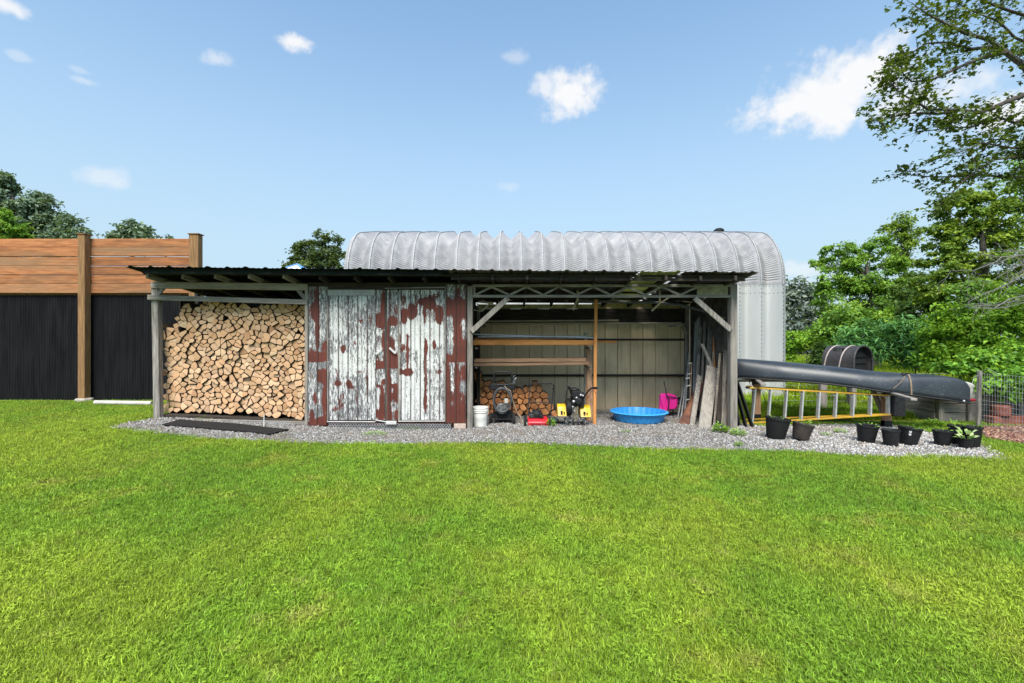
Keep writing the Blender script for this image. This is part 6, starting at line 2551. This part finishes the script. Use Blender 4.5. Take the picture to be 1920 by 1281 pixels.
# bare dead branches drooping in front of the maple
dd = thing('dead_branch', 'tangle of bare grey dead branches drooping at the right edge below the maple crown', 'branch', (12.5, 12.5, 3.0))
b = MB()
starts = [(1980, 480), (1990, 535), (1965, 455)]
for st_ in starts:
    p0 = P(st_[0], st_[1], 12.6)
    for j in range(4):
        ex, ey = random.uniform(1780, 1890), st_[1] + random.uniform(-10, 110)
        cc = branch_curve(p0, P(ex, min(ey, 575), 12.6 + random.uniform(-.8, .8)), 7, -.05, .05)
        b.tube(cc, [.018 * (1 - .85 * i / 7) + .003 for i in range(8)], 5)
        for i in range(2, 8):
            for s in range(2):
                q1 = cc[i] + Vector((random.gauss(-.25, .2), random.gauss(0, .2), random.gauss(-.05, .3)))
                b.tube(branch_curve(cc[i], q1, 3, 0, .12), [.006, .005, .004, .0025], 4)
b.build('branches', M['deadwood'], dd, smooth=True)

# ------------------------------------------------------------------ meadow and weeds
mat_m = M['meadow']


def blades_m(name, n, spread, h0, h1, wd, seed):
    return blade_clump(name, n, spread, h0, h1, wd, mat_m, seed, .7, 0.0)


n = 15000
Y = 9.9 + 32 * RNG.uniform(size=n) ** 1.6
X = 4.4 + RNG.uniform(size=n) * (Y * 1.12 - 4.0)
k = ~((X < 7.95) & (Y > 13.1) & (Y < 23)) & ~pip(X, Y, GRAVEL) & ~((X > 8.6) & (Y < 11.3)) & ~((X < 4.4) & (Y < 11.3)) & (Y > 9.75)
X, Y = X[k], Y[k]
h = np.where((Y < 14.5), .20, .55) * RNG.uniform(.6, 1.25, len(X))
scatter('meadow_grass', 'tall yellow green meadow grass behind the canoe and ladder', 'grass', np.stack([X, Y, gza(X, Y)], -1), np.stack([RNG.normal(0, .12, len(X)), RNG.normal(0, .12, len(X)), RNG.uniform(0, 6.28, len(X))], -1), h,
        [blades_m('meadow_clump', 26, .20, .5, 1.05, .018, 300 + s) for s in range(4)])
# far meadow strip and low weeds at the foot of the shrubs
n = 6000
Y = RNG.uniform(11.6, 17, n)
X = RNG.uniform(5.0, 17, n)
k = ~((X < 7.9) & (Y > 13.1)) & ~((X > 8.5) & (Y < 11.4))
X, Y = X[k], Y[k]
scatter('meadow_weeds', 'leafy weeds mixed into the meadow grass', 'weeds', np.stack([X, Y, gza(X, Y)], -1), np.stack([RNG.normal(0, .2, len(X)), RNG.normal(0, .2, len(X)), RNG.uniform(0, 6.28, len(X))], -1), RNG.uniform(.25, .6, len(X)) * np.where(Y > 13.5, 1.5, .8),
        [blade_clump('weed_clump', 18, .16, .3, .8, .05, mat_m, 330 + s, .9, 0.0) for s in range(3)])


def weed(px, py, hpx, wpx, label, mat='bright', n=60):
    n = int(n * 2.2)
    x, y = gp(px, py)
    s = y / F
    t_ = thing('weed', label, 'weed', (x, y, gz(x, y)))
    h, r = hpx * s, wpx * s / 2
    a = RNG.uniform(0, 6.28, n)
    rr = r * np.sqrt(RNG.uniform(size=n))
    cent = np.stack([x + rr * np.cos(a) * .8, y + rr * np.sin(a) * .8, gz(x, y) + .015 + h * .75 * RNG.uniform(size=n) * (1 - (rr / r) ** 2 * .7)], 1)
    td = unit(np.stack([np.cos(a) * .9, np.sin(a) * .9, RNG.uniform(.2, 1.3, n)], 1))
    nr = unit(np.stack([-np.cos(a) * .5, -np.sin(a) * .5 - .2, np.ones(n)], 1))
    L = h * .34 * RNG.uniform(.6, 1.2, n)
    leaf_object('leaves', FOL[mat], t_, cent, nr, td, L, L * .35, RNG.uniform(.2, 1, n))
    b = MB()
    for i in range(10):
        b.tube([(x, y, gz(x, y)), tuple(cent[i])], .003, 4)
    b.build('stems', FOL['light'], t_)
    return t_


weed(1384, 818, 18, 30, 'bright green weed at the foot of the front corner post')
weed(1351, 812, 24, 28, 'taller weed growing at the foot of the leaning planks', 'light')
weed(1385, 838, 12, 18, 'small weed tuft on the gravel in front of the corner post', 'light', 40)
weed(1755, 800, 16, 44, 'low bright weed patch at the back of the gravel left of the plank bin', 'bright', 120)
weed(1700, 812, 12, 30, 'small weed beside the rack post', 'light', 30)
weed(1575, 812, 10, 26, 'green weed on the pale gravel between the pots', 'bright', 50)
weed(1550, 818, 8, 24, 'flat weed just left of the green weed between the pots', 'light', 40)
weed(640, 801, 6, 26, 'grass tuft under the left door leaf', 'bright', 40)
weed(700, 817, 7, 60, 'wide low patch of grass sprouting from the gravel before the doors', 'bright', 120)
weed(768, 806, 7, 50, 'low weeds below the right door leaf', 'light', 70)
weed(1033, 800, 16, 16, 'leafy weed between the red mower and the tiller', 'bright', 40)
weed(1173, 812, 6, 24, 'tiny grass patch on the gravel before the blue pool', 'bright', 30)
weed(385, 786, 6, 40, 'small weeds showing under the firewood stack', 'bright', 40)
